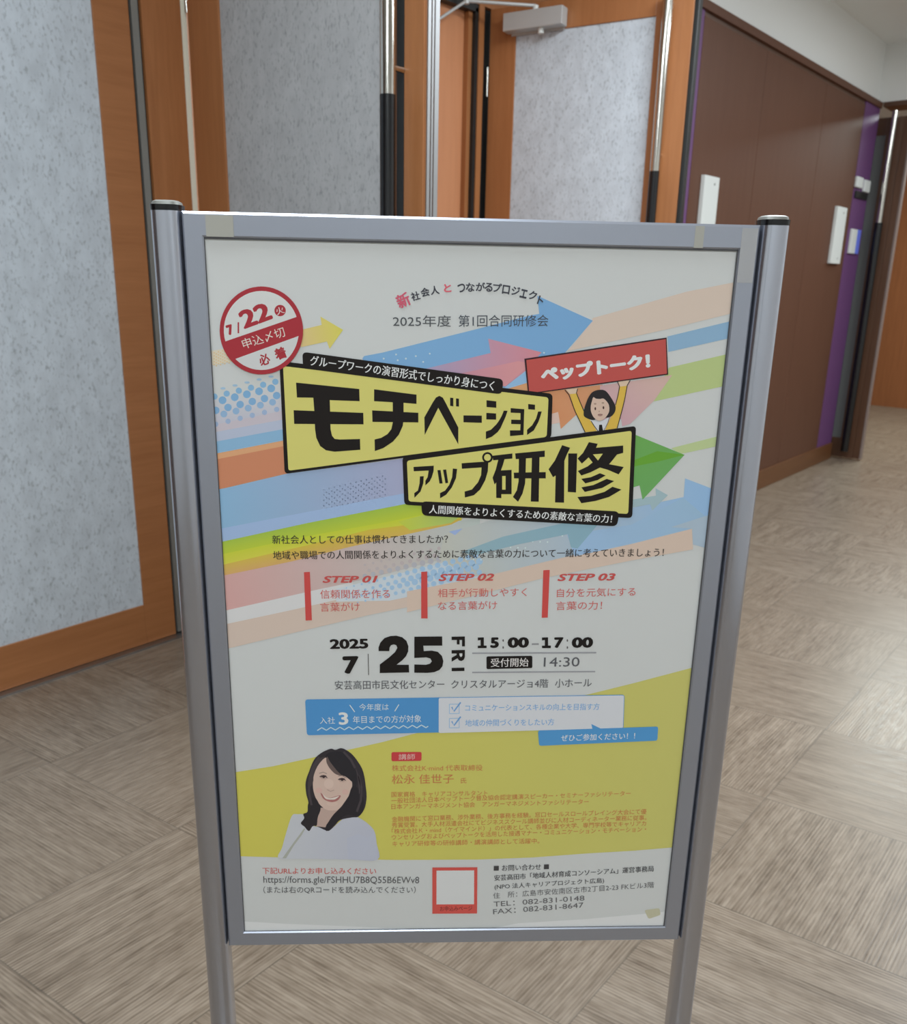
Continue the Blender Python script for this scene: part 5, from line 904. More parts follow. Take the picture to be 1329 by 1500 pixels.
('t',18,(84,86,90),'小ホール',(115.8,-81.9),0.0225,46.3,12.0,0.006,0),
 ],
 'notice_box': [
('p',18,(72,130,182),0,[-196.4,-102.5,-196.2,-100.8,-195.6,-99.7,-194.5,-98.9,-193.1,-98.7,201.6,-91.6,203.1,-91.8,204.2,-92.5,204.9,-93.6,205.2,-95.3,207.3,-135.9,207.2,-137.6,206.6,-138.8,205.5,-139.6,204,-139.9,-192.1,-148.8,-193.6,-148.6,-194.7,-147.9,-195.3,-146.7,-195.6,-145]),
('p',19,(184,189,196),0,[-30,-98.8,-29.9,-97.8,-29.5,-97,-28.8,-96.5,-27.9,-96.4,202.2,-92.5,203.2,-92.6,203.9,-93.1,204.3,-93.8,204.5,-94.8,206.6,-136.5,206.5,-137.6,206.1,-138.4,205.5,-138.9,204.5,-139.1,-27,-145.8,-27.9,-145.7,-28.6,-145.3,-29,-144.5,-29.2,-143.5]),
('t',19,(186,196,206),'今年度は',(-129.4,-114.2),0.0119,36.9,9.6,0,0),
('p',19,(186,196,206),0,[-141.7,-106.7,-135.5,-116.5,-134.6,-115.7,-140.8,-106]),
('p',19,(186,196,206),0,[-80.3,-105.3,-85.5,-114.7,-84.5,-115.4,-79.4,-106]),
('t',19,(190,200,210),'入社',(-178.9,-132.9),0.0109,19.0,9.6,0,0),
('t',19,(200,206,212),'3',(-155.0,-134.3),0.035,12.0,17.6,0.03,0),
('t',19,(190,200,210),'年目までの方が対象',(-137.4,-132.2),0.0195,85.9,10.5,0,0),
('p',19,(170,190,208),0,[-182.1,-142.8,-179.2,-140.8,-176.6,-138.9,-174.2,-140.6,-171,-142.5,-167.8,-140.4,-165.3,-138.6,-162.8,-140.3,-159.7,-142.2,-156.5,-140.1,-153.9,-138.2,-151.4,-140,-148.3,-141.9,-145.1,-139.8,-142.5,-137.9,-140.1,-139.6,-136.9,-141.5,-133.7,-139.4,-131.2,-137.6,-128.7,-139.3,-125.5,-141.2,-122.3,-139.1,-119.8,-137.2,-117.3,-139,-114.1,-140.9,-110.9,-138.8,-108.4,-136.9,-105.9,-138.6,-102.7,-140.5,-99.5,-138.4,-97,-136.6,-94.4,-138.3,-91.2,-140.2,-88.1,-138.1,-85.5,-136.2,-83,-138,-79.8,-139.9,-76.6,-137.8,-74.1,-135.9,-71.6,-137.6,-68.4,-139.5,-65.2,-137.4,-62.7,-135.6,-60.1,-137.3,-56.9,-139.2,-53.7,-137.1,-51.2,-135.2,-48.7,-137,-45.4,-138.9,-42.3,-136.8,-43,-135.5,-45.5,-137.4,-48,-135.7,-51.3,-133.8,-54.4,-135.8,-57,-137.7,-59.5,-136,-62.7,-134.1,-65.9,-136.2,-68.4,-138.1,-70.9,-136.3,-74.1,-134.4,-77.3,-136.5,-79.8,-138.4,-82.4,-136.7,-85.6,-134.8,-88.8,-136.9,-91.3,-138.7,-93.8,-137,-97,-135.1,-100.2,-137.2,-102.7,-139.1,-105.2,-137.3,-108.4,-135.4,-111.6,-137.5,-114.1,-139.4,-116.6,-137.7,-119.8,-135.8,-123,-137.9,-125.5,-139.7,-128,-138,-131.2,-136.1,-134.4,-138.2,-136.9,-140.1,-139.4,-138.3,-142.6,-136.4,-145.8,-138.5,-148.3,-140.4,-150.8,-138.7,-153.9,-136.8,-157.1,-138.9,-159.7,-140.7,-162.2,-139,-165.3,-137.1,-168.5,-139.2,-171,-141.1,-173.5,-139.3,-176.7,-137.4,-179.9,-139.5,-182.7,-141.5]),
('p',20,(120,160,196),0,[-16.4,-105.5,-4.1,-105.2,-4.1,-104.5,-16.5,-104.7]),
('p',20,(120,160,196),0,[-4.5,-105.1,-4.1,-118.1,-3.4,-118.1,-3.8,-105.1]),
('p',20,(120,160,196),0,[-3.8,-117.7,-16.2,-118,-16.2,-118.8,-3.8,-118.5]),
('p',20,(120,160,196),0,[-15.8,-118.1,-16.1,-105.1,-16.8,-105.1,-16.5,-118.1]),
('p',21,(96,140,186),0,[-14.2,-109.5,-10,-115.9,-1.6,-103.1,-3.1,-101.9,-10.9,-114.1,-12.5,-108.5]),
('p',20,(120,160,196),0,[-16,-125.5,-3.6,-125.3,-3.6,-124.5,-16,-124.8]),
('p',20,(120,160,196),0,[-4,-125.1,-3.6,-138.3,-2.9,-138.3,-3.3,-125.1]),
('p',20,(120,160,196),0,[-3.3,-137.9,-15.7,-138.1,-15.7,-138.9,-3.3,-138.7]),
('p',20,(120,160,196),0,[-15.4,-138.3,-15.7,-125.2,-16.4,-125.2,-16.1,-138.3]),
('p',21,(96,140,186),0,[-13.7,-129.6,-9.5,-136,-1,-123.2,-2.6,-121.9,-10.4,-134.2,-12.1,-128.6]),
('t',20,(96,144,190),'コミュニケーションスキルの向上を目指す方',(3.6,-115.0),0.0113,170.6,9.4,0.006,0),
('t',20,(96,144,190),'地域の仲間づくりをしたい方',(4.2,-136.4),0.0137,113.3,9.5,0.006,0),
 ],
 'speech_bubble': [
('p',22,(74,134,184),0,[97.8,-145.5,97.9,-144.1,98.3,-143.1,99.1,-142.4,100.3,-142.2,249.3,-136.9,250.6,-137,251.5,-137.6,252.1,-138.6,252.3,-140,252.8,-153.9,252.6,-155.3,252.1,-156.3,251.2,-157,250,-157.2,102.9,-164.3,101.6,-164.1,100.7,-163.6,100,-162.6,99.7,-161.2]),
('p',22,(74,134,184),0,[165.4,-133,179.7,-140.5,167.9,-142.6]),
('t',23,(196,204,210),'ぜひご参加ください！！',(127.9,-158.0),0.0352,95.7,9.6,0.01,0),
 ],
 'profile_lettering': [
('p',18,(176,62,66),0,[-89,-176,-88.9,-174.8,-88.4,-174,-87.7,-173.5,-86.7,-173.3,-52.9,-173.1,-51.8,-173.3,-51.1,-173.8,-50.7,-174.6,-50.5,-175.8,-50.6,-183.3,-50.7,-184.4,-51.2,-185.3,-51.9,-185.8,-53,-186,-86.6,-186.4,-87.7,-186.3,-88.4,-185.8,-88.8,-184.9,-89,-183.8]),
('t',19,(205,170,165),'講師',(-79.8,-184.4),0.0119,21.0,8.4,0,0),
('t',18,(174,112,74),'株式会社K·mind 代表取締役',(-88.4,-200.9),0.0021,116.8,8.7,0,0),
('t',18,(174,112,74),'松永 佳世子',(-88.4,-219.9),0.0076,80.0,13.9,0,0),
('t',18,(174,112,74),'氏',(0.7,-219.4),0.0371,7.5,7.9,0,0),
('t',18,(174,112,74),'国家資格\u3000キャリアコンサルタント',(-88.8,-239.6),0.0151,124.9,8.0,0,0),
('t',18,(174,112,74),'一般社団法人日本ペップトーク普及協会認定講演スピーカー・セミナーファシリテーター',(-88.8,-248.8),0.0307,313.6,8.0,0,0),
('t',18,(174,112,74),'日本アンガーマネジメント協会\u3000アンガーマネジメントファシリテーター',(-88.8,-257.8),0.0247,259.0,8.0,0,0),
('t',18,(174,112,74),'金融機関にて窓口業務、渉外業務、後方事務を経験。窓口セールスロールプレイング大会にて優',(-88.2,-276.8),0.0295,336.5,8.1,0,0),
('t',18,(174,112,74),'秀賞受賞。大手人材派遣会社にてビジネススクール講師並びに人材コーディネーター業務に従事。',(-88.2,-285.9),0.0282,337.3,8.2,0,0),
('t',18,(174,112,74),'「株式会社Ｋ・mind（ケイマインド）」の代表として、各種企業や大学、専門学校等でキャリアカ',(-88.2,-295.4),0.0299,337.5,8.2,0,0),
('t',18,(174,112,74),'ウンセリングおよびペップトークを活用した接遇マナー・コミュニケーション・モチベーション・',(-88.1,-304.6),0.0305,338.2,8.2,0,0),
('t',18,(174,112,74),'キャリア研修等の研修講師・講演講師として活躍中。',(-87.3,-314.8),0.0168,195.3,8.3,0,0),
 ],
 'link_lettering': [
('t',18,(172,78,72),'下記URLよりお申し込みください',(-259.2,-356.0),-0.0137,150.1,10.2,0.004,0),
('t',18,(80,80,82),'https://forms.gle/FSHHU7B8Q55B6EWv8',(-258.6,-373.2),-0.0149,207.1,13.8,0,0),
('t',18,(80,80,82),'（または右のQRコードを読み込んでください）',(-259.2,-387.1),-0.0111,203.2,11.5,0,0),
 ],
 'address_lettering': [
('t',18,(62,62,64),'■ お問い合わせ ■',(48.5,-354.7),0.0248,74.4,9.6,0.01,0),
('t',18,(62,62,64),'安芸高田市「地域人材育成コンソーシアム」運営事務局',(49.8,-370.4),0.06,216.6,9.6,0.014,0),
('t',18,(62,62,64),'(NPO 法人キャリアプロジェクト広島)',(50.9,-385.3),0.0612,149.0,9.7,0.008,0),
('t',18,(88,88,90),'住\u3000所：広島市安佐南区古市2丁目2-23 FKビル3階',(49.5,-398.9),0.0706,219.9,9.8,0,0),
('t',18,(88,88,90),'TEL：082-831-0148',(50.5,-412.0),0.0701,124.4,8.2,0,0),
('t',18,(88,88,90),'FAX：082-831-8647',(50.4,-424.5),0.0784,123.9,8.3,0,0),
 ],
 'code_frame': [
('p',18,(182,78,72),0,[-34.1,-348,26.3,-348.2,28.1,-422.8,-32.9,-422.4]),
('p',19,(186,190,192),0,[-28.4,-352.9,22.1,-353,23.5,-407.5,-27.5,-407.2]),
('t',19,(96,44,42),'お申込みページ',(-22.6,-418.5),0.016,44.0,8.1,0,0),
 ],
 'portrait': [
('p',19,(50,47,51),0,[-166.3,-168.3,-164.3,-168.2,-162.9,-168.8,-161.6,-169.5,-160.1,-169.8,-158.2,-169.3,-156.2,-168.3,-154.1,-167.5,-151.7,-167.5,-149,-168.5,-146.1,-170.2,-143.1,-172.4,-140.4,-174.8,-137.8,-177.7,-135.4,-181,-133.1,-184.5,-131.1,-188,-129.2,-191.3,-127.6,-194.6,-126.1,-198.2,-124.9,-202.4,-123.9,-207.4,-123,-213.1,-122.4,-218.9,-121.9,-224.2,-121.4,-228.8,-121.1,-233.1,-121,-237.2,-121.1,-241.3,-121.5,-245.5,-122.1,-249.7,-123,-253.7,-124.2,-257.3,-125.7,-260.7,-127.6,-263.8,-129.7,-266.5,-131.7,-268.5,-133.7,-269.4,-135.6,-269.5,-137.7,-269.4,-140.3,-269.7,-143.8,-270.3,-147.9,-271.1,-152,-272.1,-155.3,-273.3,-157.5,-274.9,-159.1,-276.8,-160.4,-278.8,-161.8,-280.8,-163.5,-282.8,-165.2,-284.9,-166.8,-286.8,-168.4,-288.2,-169.5,-289.2,-170.5,-289.8,-171.7,-289.9,-173.7,-289.5,-177.2,-287.8,-181.6,-285.2,-186.1,-282.8,-189.6,-281.8,-191.9,-283.1,-193.5,-285.8,-194.8,-288.6,-196.2,-289.9,-197.9,-289.2,-199.5,-287.3,-201,-284.9,-202.4,-283,-203.8,-281.7,-205.2,-280.5,-206.2,-279.4,-206.6,-278,-205.9,-276.2,-204.5,-274.3,-203.1,-272.4,-202.1,-270.5,-202.1,-268.8,-202.6,-267.2,-203.1,-265.7,-203,-264.3,-202,-263.5,-200.5,-262.9,-198.9,-262.2,-197.6,-260.6,-196.9,-257.9,-196.3,-254.5,-196,-250.7,-196,-247.1,-196.4,-243.8,-197.2,-240.6,-198,-237.2,-198.5,-233.6,-198.9,-229.6,-199.1,-225.2,-199.2,-220.8,-198.8,-216.6,-198,-212.6,-196.9,-208.8,-195.5,-204.9,-194,-201,-192.6,-196.7,-191,-192.2,-189.2,-187.9,-187.4,-184.2,-185.5,-181.3,-183.5,-178.9,-181.3,-176.8,-178.9,-174.8,-175.9,-172.7,-172.4,-170.8,-169.1,-169.3]),
('p',18,(172,177,184),(-221.9,-290.4,-114.8,-316.5,(162,167,182)),[-236.6,-331.4,-238.3,-328.7,-237,-324.8,-234.4,-320.3,-232.3,-315.5,-230.9,-310.4,-229.5,-304.8,-227.9,-298.9,-226.2,-292.9,-224.3,-286,-222.2,-278.5,-220,-271.6,-217.9,-266.7,-216,-264.4,-214.2,-263.8,-212.4,-264.1,-210.4,-264.3,-208.3,-264.1,-206.1,-264,-203.9,-264.4,-202,-265.6,-200.6,-268.1,-199.6,-271.6,-198.5,-275.2,-197,-278,-195,-279.9,-192.7,-281.3,-190.2,-282.3,-187.5,-283.1,-184.4,-283.6,-180.9,-283.9,-177.5,-284.1,-174.7,-284.4,-172.8,-285.4,-171.4,-286.8,-170.1,-287.7,-168.4,-287.6,-166,-285.9,-163.3,-283.2,-160.5,-280,-157.5,-277,-154.4,-273.9,-151.1,-270.6,-147.8,-267.6,-144.5,-265.9,-141.3,-265.7,-138.1,-266.5,-135,-268,-131.8,-269.7,-128.5,-271.8,-125.1,-274.3,-121.8,-277,-119,-279.8,-116.5,-282.4,-114.4,-284.9,-112.5,-287.7,-111,-291.1,-109.8,-295.2,-109.1,-299.8,-108.6,-304.8,-108.1,-310.2,-106.7,-316.6,-104.9,-323.9,-104.4,-330.6,-107.1,-335.1,-113.9,-336.7,-123.8,-336.3,-135.5,-335,-147.5,-334.1,-160.5,-333.8,-174.9,-333.4,-189.1,-333,-201.6,-332.6,-212.6,-332.7,-222.7,-332.9,-231,-332.8]),
('p',19,(163,169,184),0,[-147.1,-301,-145.9,-334.1,-107.1,-335.1,-108.1,-310.2,-111,-291.1,-119.1,-301.2,-132,-294.8]),
('p',19,(150,154,148),0,[-232.3,-331.5,-218.1,-309.3,-208.1,-294.2,-202.5,-285.5,-201.3,-286.8,-206.5,-296.8,-216.6,-311.9,-227.4,-331.5]),
('p',20,(166,146,138),0,[-180.5,-254.6,-157.2,-257.1,-165.9,-268.3,-173.6,-280.7,-174.7,-284.4,-187.5,-282.5,-184.5,-269.4]),
('p',21,(182,162,152),0,[-170.7,-180.7,-173.2,-181.2,-176.1,-183.5,-178.8,-186.8,-181.3,-190.2,-183.3,-193.7,-185.1,-197.6,-186.7,-201.7,-187.9,-205.8,-188.8,-209.8,-189.3,-213.8,-189.6,-217.7,-189.7,-221.5,-189.6,-225,-189.3,-228.3,-188.8,-231.6,-188,-234.9,-187,-238.4,-185.7,-241.9,-184.2,-245.3,-182.5,-248.4,-180.6,-251.1,-178.5,-253.4,-176.4,-255.5,-174.2,-257.1,-172.1,-258.1,-170,-258.7,-167.9,-258.9,-165.7,-259,-163.6,-259,-161.5,-258.9,-159.3,-258.4,-157.2,-257.1,-155,-254.8,-152.7,-251.7,-150.6,-248.2,-148.5,-244.9,-146.7,-241.8,-144.9,-238.8,-143.3,-235.8,-142,-232.6,-140.9,-229.3,-140,-225.8,-139.4,-222.4,-139.3,-219.3,-139.6,-216.4,-140.3,-213.8,-141.4,-211.5,-142.8,-209.6,-144.8,-208.4,-147.1,-207.7,-149.7,-207.1,-152.2,-205.9,-154.8,-204,-157.5,-201.8,-160.1,-199.2,-162.6,-196.3,-164.7,-192.2,-166.6,-187.3,-168.5,-183]),
('p',22,(44,42,45),0,[-196.3,-248.3,-194.8,-245.2,-192.7,-242,-190.6,-239.5,-188.6,-238.5,-186.9,-239.6,-185.2,-242.3,-183.7,-245.5,-182.5,-248.4,-181.6,-250.5,-180.9,-252.5,-180.5,-254.6,-180.6,-257,-181.2,-259.8,-182.3,-263,-183.6,-266.2,-184.5,-269.4,-185,-272.8,-185.3,-276.5,-185.6,-279.7,-186.4,-281.8,-188,-282.2,-190.1,-281.4,-192.2,-280.4,-193.9,-280.5,-194.7,-282.6,-195,-285.7,-195.4,-288.7,-196.2,-289.9,-197.8,-288.7,-199.8,-286,-201.8,-282.8,-203.4,-280.5,-204.7,-279.3,-205.7,-278.8,-206.4,-278.2,-206.6,-277.3,-205.9,-275.9,-204.5,-274.2,-203,-272.3,-202.1,-270.5,-202.1,-268.7,-202.5,-266.8,-202.9,-265.1,-202.8,-263.7,-201.8,-263,-200.3,-262.9,-198.8,-262.5,-197.6,-261.3,-197.2,-258.7,-197.1,-255.2,-197,-251.6]),
('p',22,(42,40,44),0,[-157.2,-257.1,-154.7,-254.3,-151.8,-251.2,-148.9,-247.6,-146.4,-243.6,-144.5,-238.7,-142.8,-233,-141.4,-227.7,-139.8,-224.1,-138.3,-222.3,-136.8,-221.8,-135.2,-222.5,-133.5,-224.1,-131.3,-227.2,-128.9,-231.5,-126.6,-236.5,-125.2,-241.3,-124.7,-246.1,-124.8,-251.1,-125.5,-255.9,-126.3,-259.8,-127.4,-262.6,-128.8,-264.7,-130.5,-266.2,-132.8,-267.2,-135.8,-267.3,-139.5,-266.5,-143.3,-265.8,-146.7,-265.9,-149.6,-267.1,-152.4,-268.9,-155,-271.1,-157.4,-273.3,-159.8,-275.7,-162,-278.3,-164.1,-280.9,-166.1,-283.2,-168.2,-285.5,-170.1,-287.6,-171.9,-289.3,-173.2,-290.1,-174.2,-289.7,-174.8,-288.4,-175,-286.5,-174.7,-284.4,-173.8,-282,-172.4,-279,-170.7,-276,-169.2,-273.2,-167.8,-270.8,-166.5,-268.6,-165.1,-266.6,-163.7,-264.5,-162.2,-262.8,-160.8,-261.2,-159.2,-259.4]),
('p',23,(42,41,45),0,[-172.7,-178.3,-171.7,-176.4,-169.6,-174.7,-167.1,-173.3,-164.3,-172.4,-161.2,-172,-157.7,-171.8,-154.1,-172.3,-150.8,-173.6,-147.7,-176,-144.6,-179.1,-141.9,-182.8,-139.4,-186.7,-137.4,-190.9,-135.6,-195.4,-134.2,-200,-133.3,-204.8,-133,-210.1,-133.3,-216,-133.8,-221.1,-134.6,-224.1,-135.4,-224.2,-136.4,-222.2,-137.7,-219.4,-139.2,-216.8,-141.2,-214.6,-143.4,-212.3,-145.8,-210.1,-148.1,-208.3,-150.2,-207.5,-152.3,-207.2,-154.4,-206.9,-156.4,-205.9,-158.6,-204,-160.9,-201.4,-163,-198.7,-164.7,-196.2,-165.7,-194.1,-166.4,-192.1,-166.9,-190,-167.7,-187.9,-169.1,-185.5,-170.9,-182.9,-172.3,-180.5]),
('p',23,(92,80,78),0,[-170.6,-179.5,-169.9,-180.4,-169.1,-182.5,-168,-185.2,-166.6,-187.9,-164.8,-190.7,-162.6,-194,-160.4,-197.2,-158.5,-199.9,-156.7,-202.1,-154.9,-204,-153.6,-205.6,-153.3,-206.5,-154.3,-206.8,-156.2,-206.5,-158.5,-205.8,-160.6,-204.7,-162.5,-203,-164.4,-200.9,-166.2,-198.6,-167.8,-196.2,-169.2,-193.9,-170.3,-191.4,-171.3,-188.9,-171.8,-186.7,-172,-184.3,-171.7,-182,-171.3,-180.2]),
('p',23,(66,60,62),0,[-172.7,-179.5,-173.4,-180.7,-175.8,-182.9,-178.8,-185.9,-181.3,-189,-183.2,-192.6,-185,-196.6,-186.6,-200.8,-187.9,-204.6,-188.5,-208,-188.8,-211.1,-188.9,-214,-189.4,-216.6,-190.3,-219.1,-191.4,-221.5,-192.6,-223.2,-193.6,-223.9,-194.3,-223.3,-194.9,-221.6,-195.4,-219.3,-195.5,-216.6,-195.3,-213.6,-194.9,-210,-194.1,-206.1,-193,-202.2,-191.6,-197.9,-189.8,-193.3,-187.7,-188.9,-185.3,-185.4,-182,-182.8,-178,-180.8,-174.5,-179.7]),
('p',24,(78,66,66),0,[-181.4,-208.7,-179,-206.8,-175.8,-206.1,-172.7,-206.8,-170.3,-211.1,-173,-209.7,-175.9,-209.2,-178.9,-209.7]),
('p',25,(58,48,50),0,[-173.7,-208.7,-174,-209.7,-174.7,-210.5,-175.7,-210.8,-176.7,-210.5,-177.4,-209.7,-177.7,-208.7,-177.4,-207.7,-176.7,-206.9,-175.7,-206.7,-174.7,-206.9,-173.9,-207.7]),
('p',24,(160,138,130),0,[-180.7,-209.7,-178,-210.9,-174.1,-211.1,-170.9,-211.1,-173.9,-212.3,-178.1,-212.1]),
('p',24,(78,66,66),0,[-157.8,-212.9,-155.5,-211,-152.3,-210.2,-149.2,-211,-146.7,-215.3,-149.4,-213.9,-152.3,-213.4,-155.3,-213.9]),
('p',25,(58,48,50),0,[-150.1,-212.9,-150.4,-213.9,-151.2,-214.7,-152.2,-215,-153.2,-214.7,-153.9,-213.9,-154.1,-212.9,-153.8,-211.9,-153.1,-211.1,-152.1,-210.8,-151.1,-211.1,-150.4,-211.9]),
('p',24,(160,138,130),0,[-157.2,-213.9,-154.5,-215.1,-150.5,-215.3,-147.3,-215.3,-150.3,-216.5,-154.5,-216.3]),
('p',24,(142,124,118),0,[-181.2,-204.2,-176.3,-202.6,-171.8,-204.7,-171.4,-203.6,-176.3,-201.4,-181.5,-203.1]),
('p',24,(136,118,112),0,[-157,-208.2,-152.4,-207.7,-147.1,-211,-146.6,-210,-152.1,-206.5,-157,-207]),
('p',24,(150,100,98),0,[-180.1,-232.2,-179.1,-233,-177.5,-234.9,-175.6,-237,-173.8,-238.6,-172.3,-239.4,-170.7,-239.8,-169.1,-239.9,-167.5,-239.9,-165.9,-239.5,-164.4,-238.9,-162.8,-238.2,-161.1,-237.7,-159.2,-237.1,-157.1,-236.5,-155.2,-236.2,-154.3,-236.5,-154.4,-237.8,-155.3,-239.8,-156.6,-241.9,-158.1,-243.6,-159.7,-244.7,-161.6,-245.5,-163.6,-246,-165.5,-246.3,-167.4,-246.1,-169.4,-245.6,-171.2,-244.9,-172.9,-244.1,-174.3,-243.3,-175.5,-242.3,-176.6,-241.2,-177.6,-239.8,-178.6,-237.8,-179.5,-235.3,-180.1,-233.2]),
('p',25,(196,186,180),0,[-177.5,-234.3,-176.9,-234.7,-175.7,-236.1,-174.2,-237.7,-172.8,-238.9,-171.5,-239.5,-170.3,-240,-168.9,-240.3,-167.5,-240.4,-166,-240.1,-164.3,-239.7,-162.7,-239.1,-161.2,-238.7,-159.6,-238.1,-158,-237.5,-156.8,-237.1,-156.3,-237.2,-156.8,-238,-158,-239.4,-159.6,-240.8,-161.2,-241.9,-162.7,-242.4,-164.3,-242.6,-166,-242.6,-167.6,-242.6,-169.2,-242.5,-170.9,-242.3,-172.5,-241.9,-173.9,-241.1,-175.2,-239.5,-176.4,-237.3,-177.2,-235.3]),
('p',23,(66,61,65),0,[-132.6,-207.6,-129.1,-224.3,-129.7,-243.4,-135.1,-260.4,-132.5,-261.5,-127,-244,-126.3,-224,-129.9,-206.8]),
('p',23,(66,61,65),0,[-136.6,-198.1,-131.6,-214.7,-130.7,-234,-128,-233.8,-128.9,-214.1,-134.1,-197]),
('p',23,(66,61,65),0,[-195.8,-216.6,-196.2,-233.8,-193.4,-251.1,-190.7,-250.5,-193.5,-233.5,-193.1,-216.6]),
('p',23,(66,61,65),0,[-182.2,-178.8,-188.8,-192,-193.9,-207.7,-191.4,-208.7,-186.4,-193.2,-179.9,-180.2]),
('p',23,(66,61,65),0,[-150.7,-173.5,-141.6,-185.2,-136.6,-197,-134.1,-195.6,-139.3,-183.5,-148.7,-171.4]),
('p',22,(186,166,156),0,[-158.1,-248.5,-158.9,-250.1,-161,-251.4,-164,-252.1,-167.3,-252.1,-170.2,-251.3,-172.3,-250,-173,-248.4,-172.2,-246.8,-170.1,-245.6,-167.1,-244.9,-163.8,-244.9,-160.9,-245.6,-158.8,-246.9]),
('p',22,(188,169,159),0,[-163,-219.2,-163.6,-222.3,-165.4,-224.8,-168,-226.2,-170.8,-226.2,-173.3,-224.8,-175,-222.3,-175.6,-219.1,-174.9,-216,-173.1,-213.4,-170.5,-212.1,-167.7,-212.1,-165.2,-213.5,-163.5,-216]),
('p',24,(158,134,126),0,[-171.8,-228.1,-167.4,-230.9,-162.4,-228.8,-162.7,-227.8,-167.3,-229.8,-171.3,-227.2]),
('p',22,(184,156,148),0,[-177.9,-228.8,-178.5,-230.9,-180.1,-232.4,-182.2,-232.9,-184.3,-232.4,-185.8,-230.9,-186.3,-228.8,-185.7,-226.7,-184.1,-225.2,-182,-224.7,-179.9,-225.2,-178.4,-226.7]),
('p',22,(184,156,148),0,[-144.1,-231.4,-144.7,-233.5,-146.3,-235,-148.4,-235.5,-150.5,-235,-152.1,-233.4,-152.6,-231.4,-152,-229.3,-150.4,-227.8,-148.3,-227.2,-146.2,-227.8,-144.7,-229.3]),
 ],
 'backing_strip': [
('p',3,(196,202,212),0,[-303.1,-431.3,-287.6,-432,-230.1,-436.7,-138,-442.4,-54.3,-448.1,30.1,-452.6,86.1,-439.7,180.2,-434.1,274.5,-425.1,298.1,-422,297.7,-469,-304.8,-466.1]),
 ],
 'tape_piece': [
('p',5,(168,168,146),0,[260.3,-423.5,259.9,-422.1,259.9,-421.1,260.5,-420.4,261.7,-420,276.7,-417.7,278,-417.7,279,-418.2,279.8,-419.2,280.4,-420.6,281.6,-425.3,281.8,-426.8,281.6,-428.1,280.9,-429,279.8,-429.7,268.5,-434.2,267.3,-434.5,266.2,-434.2,265.2,-433.4,264.4,-432.1]),
 ],
}
# ================================================================== poster
po = empty('poster', (PC.x, PC.y, PC.z), YAW); po.rotation_euler = (0, -ROLL, YAW)
tag(po, 'large paper event poster with colourful arrows and black title inside the stand', 'poster')
M_paper = mat('poster_paper', (.80, .81, .80), .5, spec=.2)
MB().box((-.297, -.00004, -.4550), (.297, .0003, .4550)).build('sheet', M_paper, po)
M_ink = mat('printed_ink', (.5, .5, .5), .5, spec=.18)
_t = NT(M_ink); _a = _t.n('Attribute'); _a.attribute_name = 'ink'; _t.l(_a.outputs['Color'], _t.b.inputs['Base Color'])
WHITE = srgb((178, 183, 184)); PAPER = (.80, .81, .80)
def ink(c):
    s = srgb(c); return tuple(max(.002, min(.95, s[i] / WHITE[i] * PAPER[i])) for i in range(3))
_txt = {}
def text_geo(s, bold, shear):
    """outline of a line of lettering; heavier weights are the same letters struck several times with a small shift"""
    k = (s, bold, shear)
    if k in _txt: return _txt[k]
    cu = bpy.data.curves.new('lettering', 'FONT'); cu.body = s; cu.shear = shear; cu.resolution_u = 3
    ob = bpy.data.objects.new('lettering', cu); COL.objects.link(ob)
    dg = bpy.context.evaluated_depsgraph_get(); me = bpy.data.meshes.new_from_object(ob.evaluated_get(dg))
    v0 = [(v.co.x, v.co.y) for v in me.vertices]; f0 = [tuple(p.vertices) for p in me.polygons]
    bpy.data.objects.remove(ob); bpy.data.curves.remove(cu); bpy.data.meshes.remove(me)
    sh = [(0, 0)]
    if bold: sh = [(-bold, 0), (bold, 0), (0, 0)]
    if bold >= .02: sh = [(0, 0)] + [(bold * math.cos(a * math.pi / 5), bold * .8 * math.sin(a * math.pi / 5)) for a in range(10)]
    vs, fs, n = [], [], len(v0)
    for i, (dx, dy) in enumerate(sh):
        vs += [(x + dx, y + dy, i) for x, y in v0]; fs += [tuple(i * n + q for q in f) for f in f0]
    _txt[k] = (vs, fs); return vs, fs
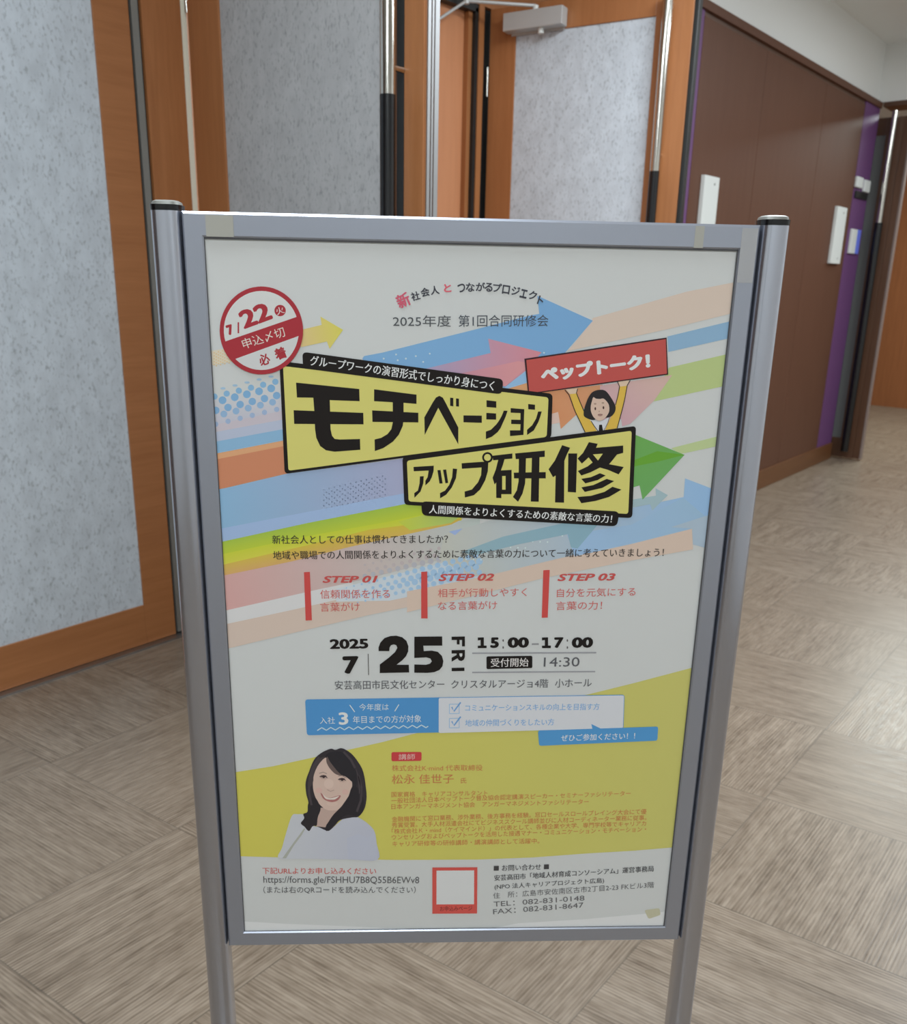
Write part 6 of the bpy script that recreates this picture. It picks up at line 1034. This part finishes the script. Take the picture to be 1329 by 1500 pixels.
def print_part(name, ops):
    V, F, C = [], [], []; cnt = {}
    for op in ops:
        y = -op[1] * 3.0e-5 - 1.2e-4; base = ink(op[2]); n0 = len(V)
        if op[0] == 'p':
            q = op[4]; pts = [(q[i], q[i + 1]) for i in range(0, len(q), 2)]
            if max(q[::2]) - min(q[::2]) > 9:          # later prints lie a hair above earlier ones
                cnt[op[1]] = cnt.get(op[1], 0) + 1; y -= cnt[op[1]] * 2.5e-6
            for x, z in pts:
                V.append((x / 1000, y, z / 1000)); c = base
                if op[3]:
                    x0, z0, x1, z1, c1 = op[3]; dx, dz = x1 - x0, z1 - z0
                    t = min(1.15, max(-.15, ((x - x0) * dx + (z - z0) * dz) / (dx * dx + dz * dz))); e = ink(c1)
                    c = tuple(max(.004, base[i] + (e[i] - base[i]) * t) for i in range(3))
                C.append((*c, 1))
            for tri in tessellate_polygon([[Vector((x, z, 0)) for x, z in pts]]): F.append(tuple(n0 + i for i in tri))
        else:
            _, _, _, s, p, a, wd, ht, bold, shear = op
            vs, fs = text_geo(s, bold, shear)
            xs = [v[0] for v in vs]; ys = [v[1] for v in vs]
            x0, y0 = min(xs), min(ys); kx = wd / max(1e-6, max(xs) - x0); ky = ht / max(1e-6, max(ys) - y0)
            ca, sa = math.cos(a), math.sin(a)
            for vx, vy, vi in vs:
                lx, ly = (vx - x0) * kx, (vy - y0) * ky
                V.append(((p[0] + lx * ca - ly * sa) / 1000, y - vi * 4e-7, (p[1] + lx * sa + ly * ca) / 1000)); C.append((*base, 1))
            for f in fs: F.append(tuple(n0 + i for i in f))
    me = bpy.data.meshes.new(name); me.from_pydata(V, [], F); me.update()
    at = me.color_attributes.new('ink', 'FLOAT_COLOR', 'POINT')
    at.data.foreach_set('color', [k for c in C for k in c])
    me.materials.append(M_ink)
    bm = bmesh.new(); bm.from_mesh(me)
    for f in bm.faces:
        f.normal_update()
        if f.normal.y > 0: f.normal_flip()
    bm.to_mesh(me); bm.free()
    o = bpy.data.objects.new(name.split('.')[0], me); COL.objects.link(o); o.parent = po
    return o
for _n, _ops in ART.items(): print_part(_n, _ops)
for _n, _l in (('deadline_stamp', 'round red deadline stamp'), ('placard', 'red placard held up by the drawn figure'), ('cartoon_figure', 'drawn figure in yellow with raised arms'), ('portrait', 'printed portrait of a smiling person with dark hair in white top'),
               ('code_frame', 'red square frame with white middle'), ('wave_band', 'yellow curved band'), ('notice_box', 'blue and white notice box'), ('speech_bubble', 'blue speech bubble')):
    bpy.data.objects[_n]['label'] = _l
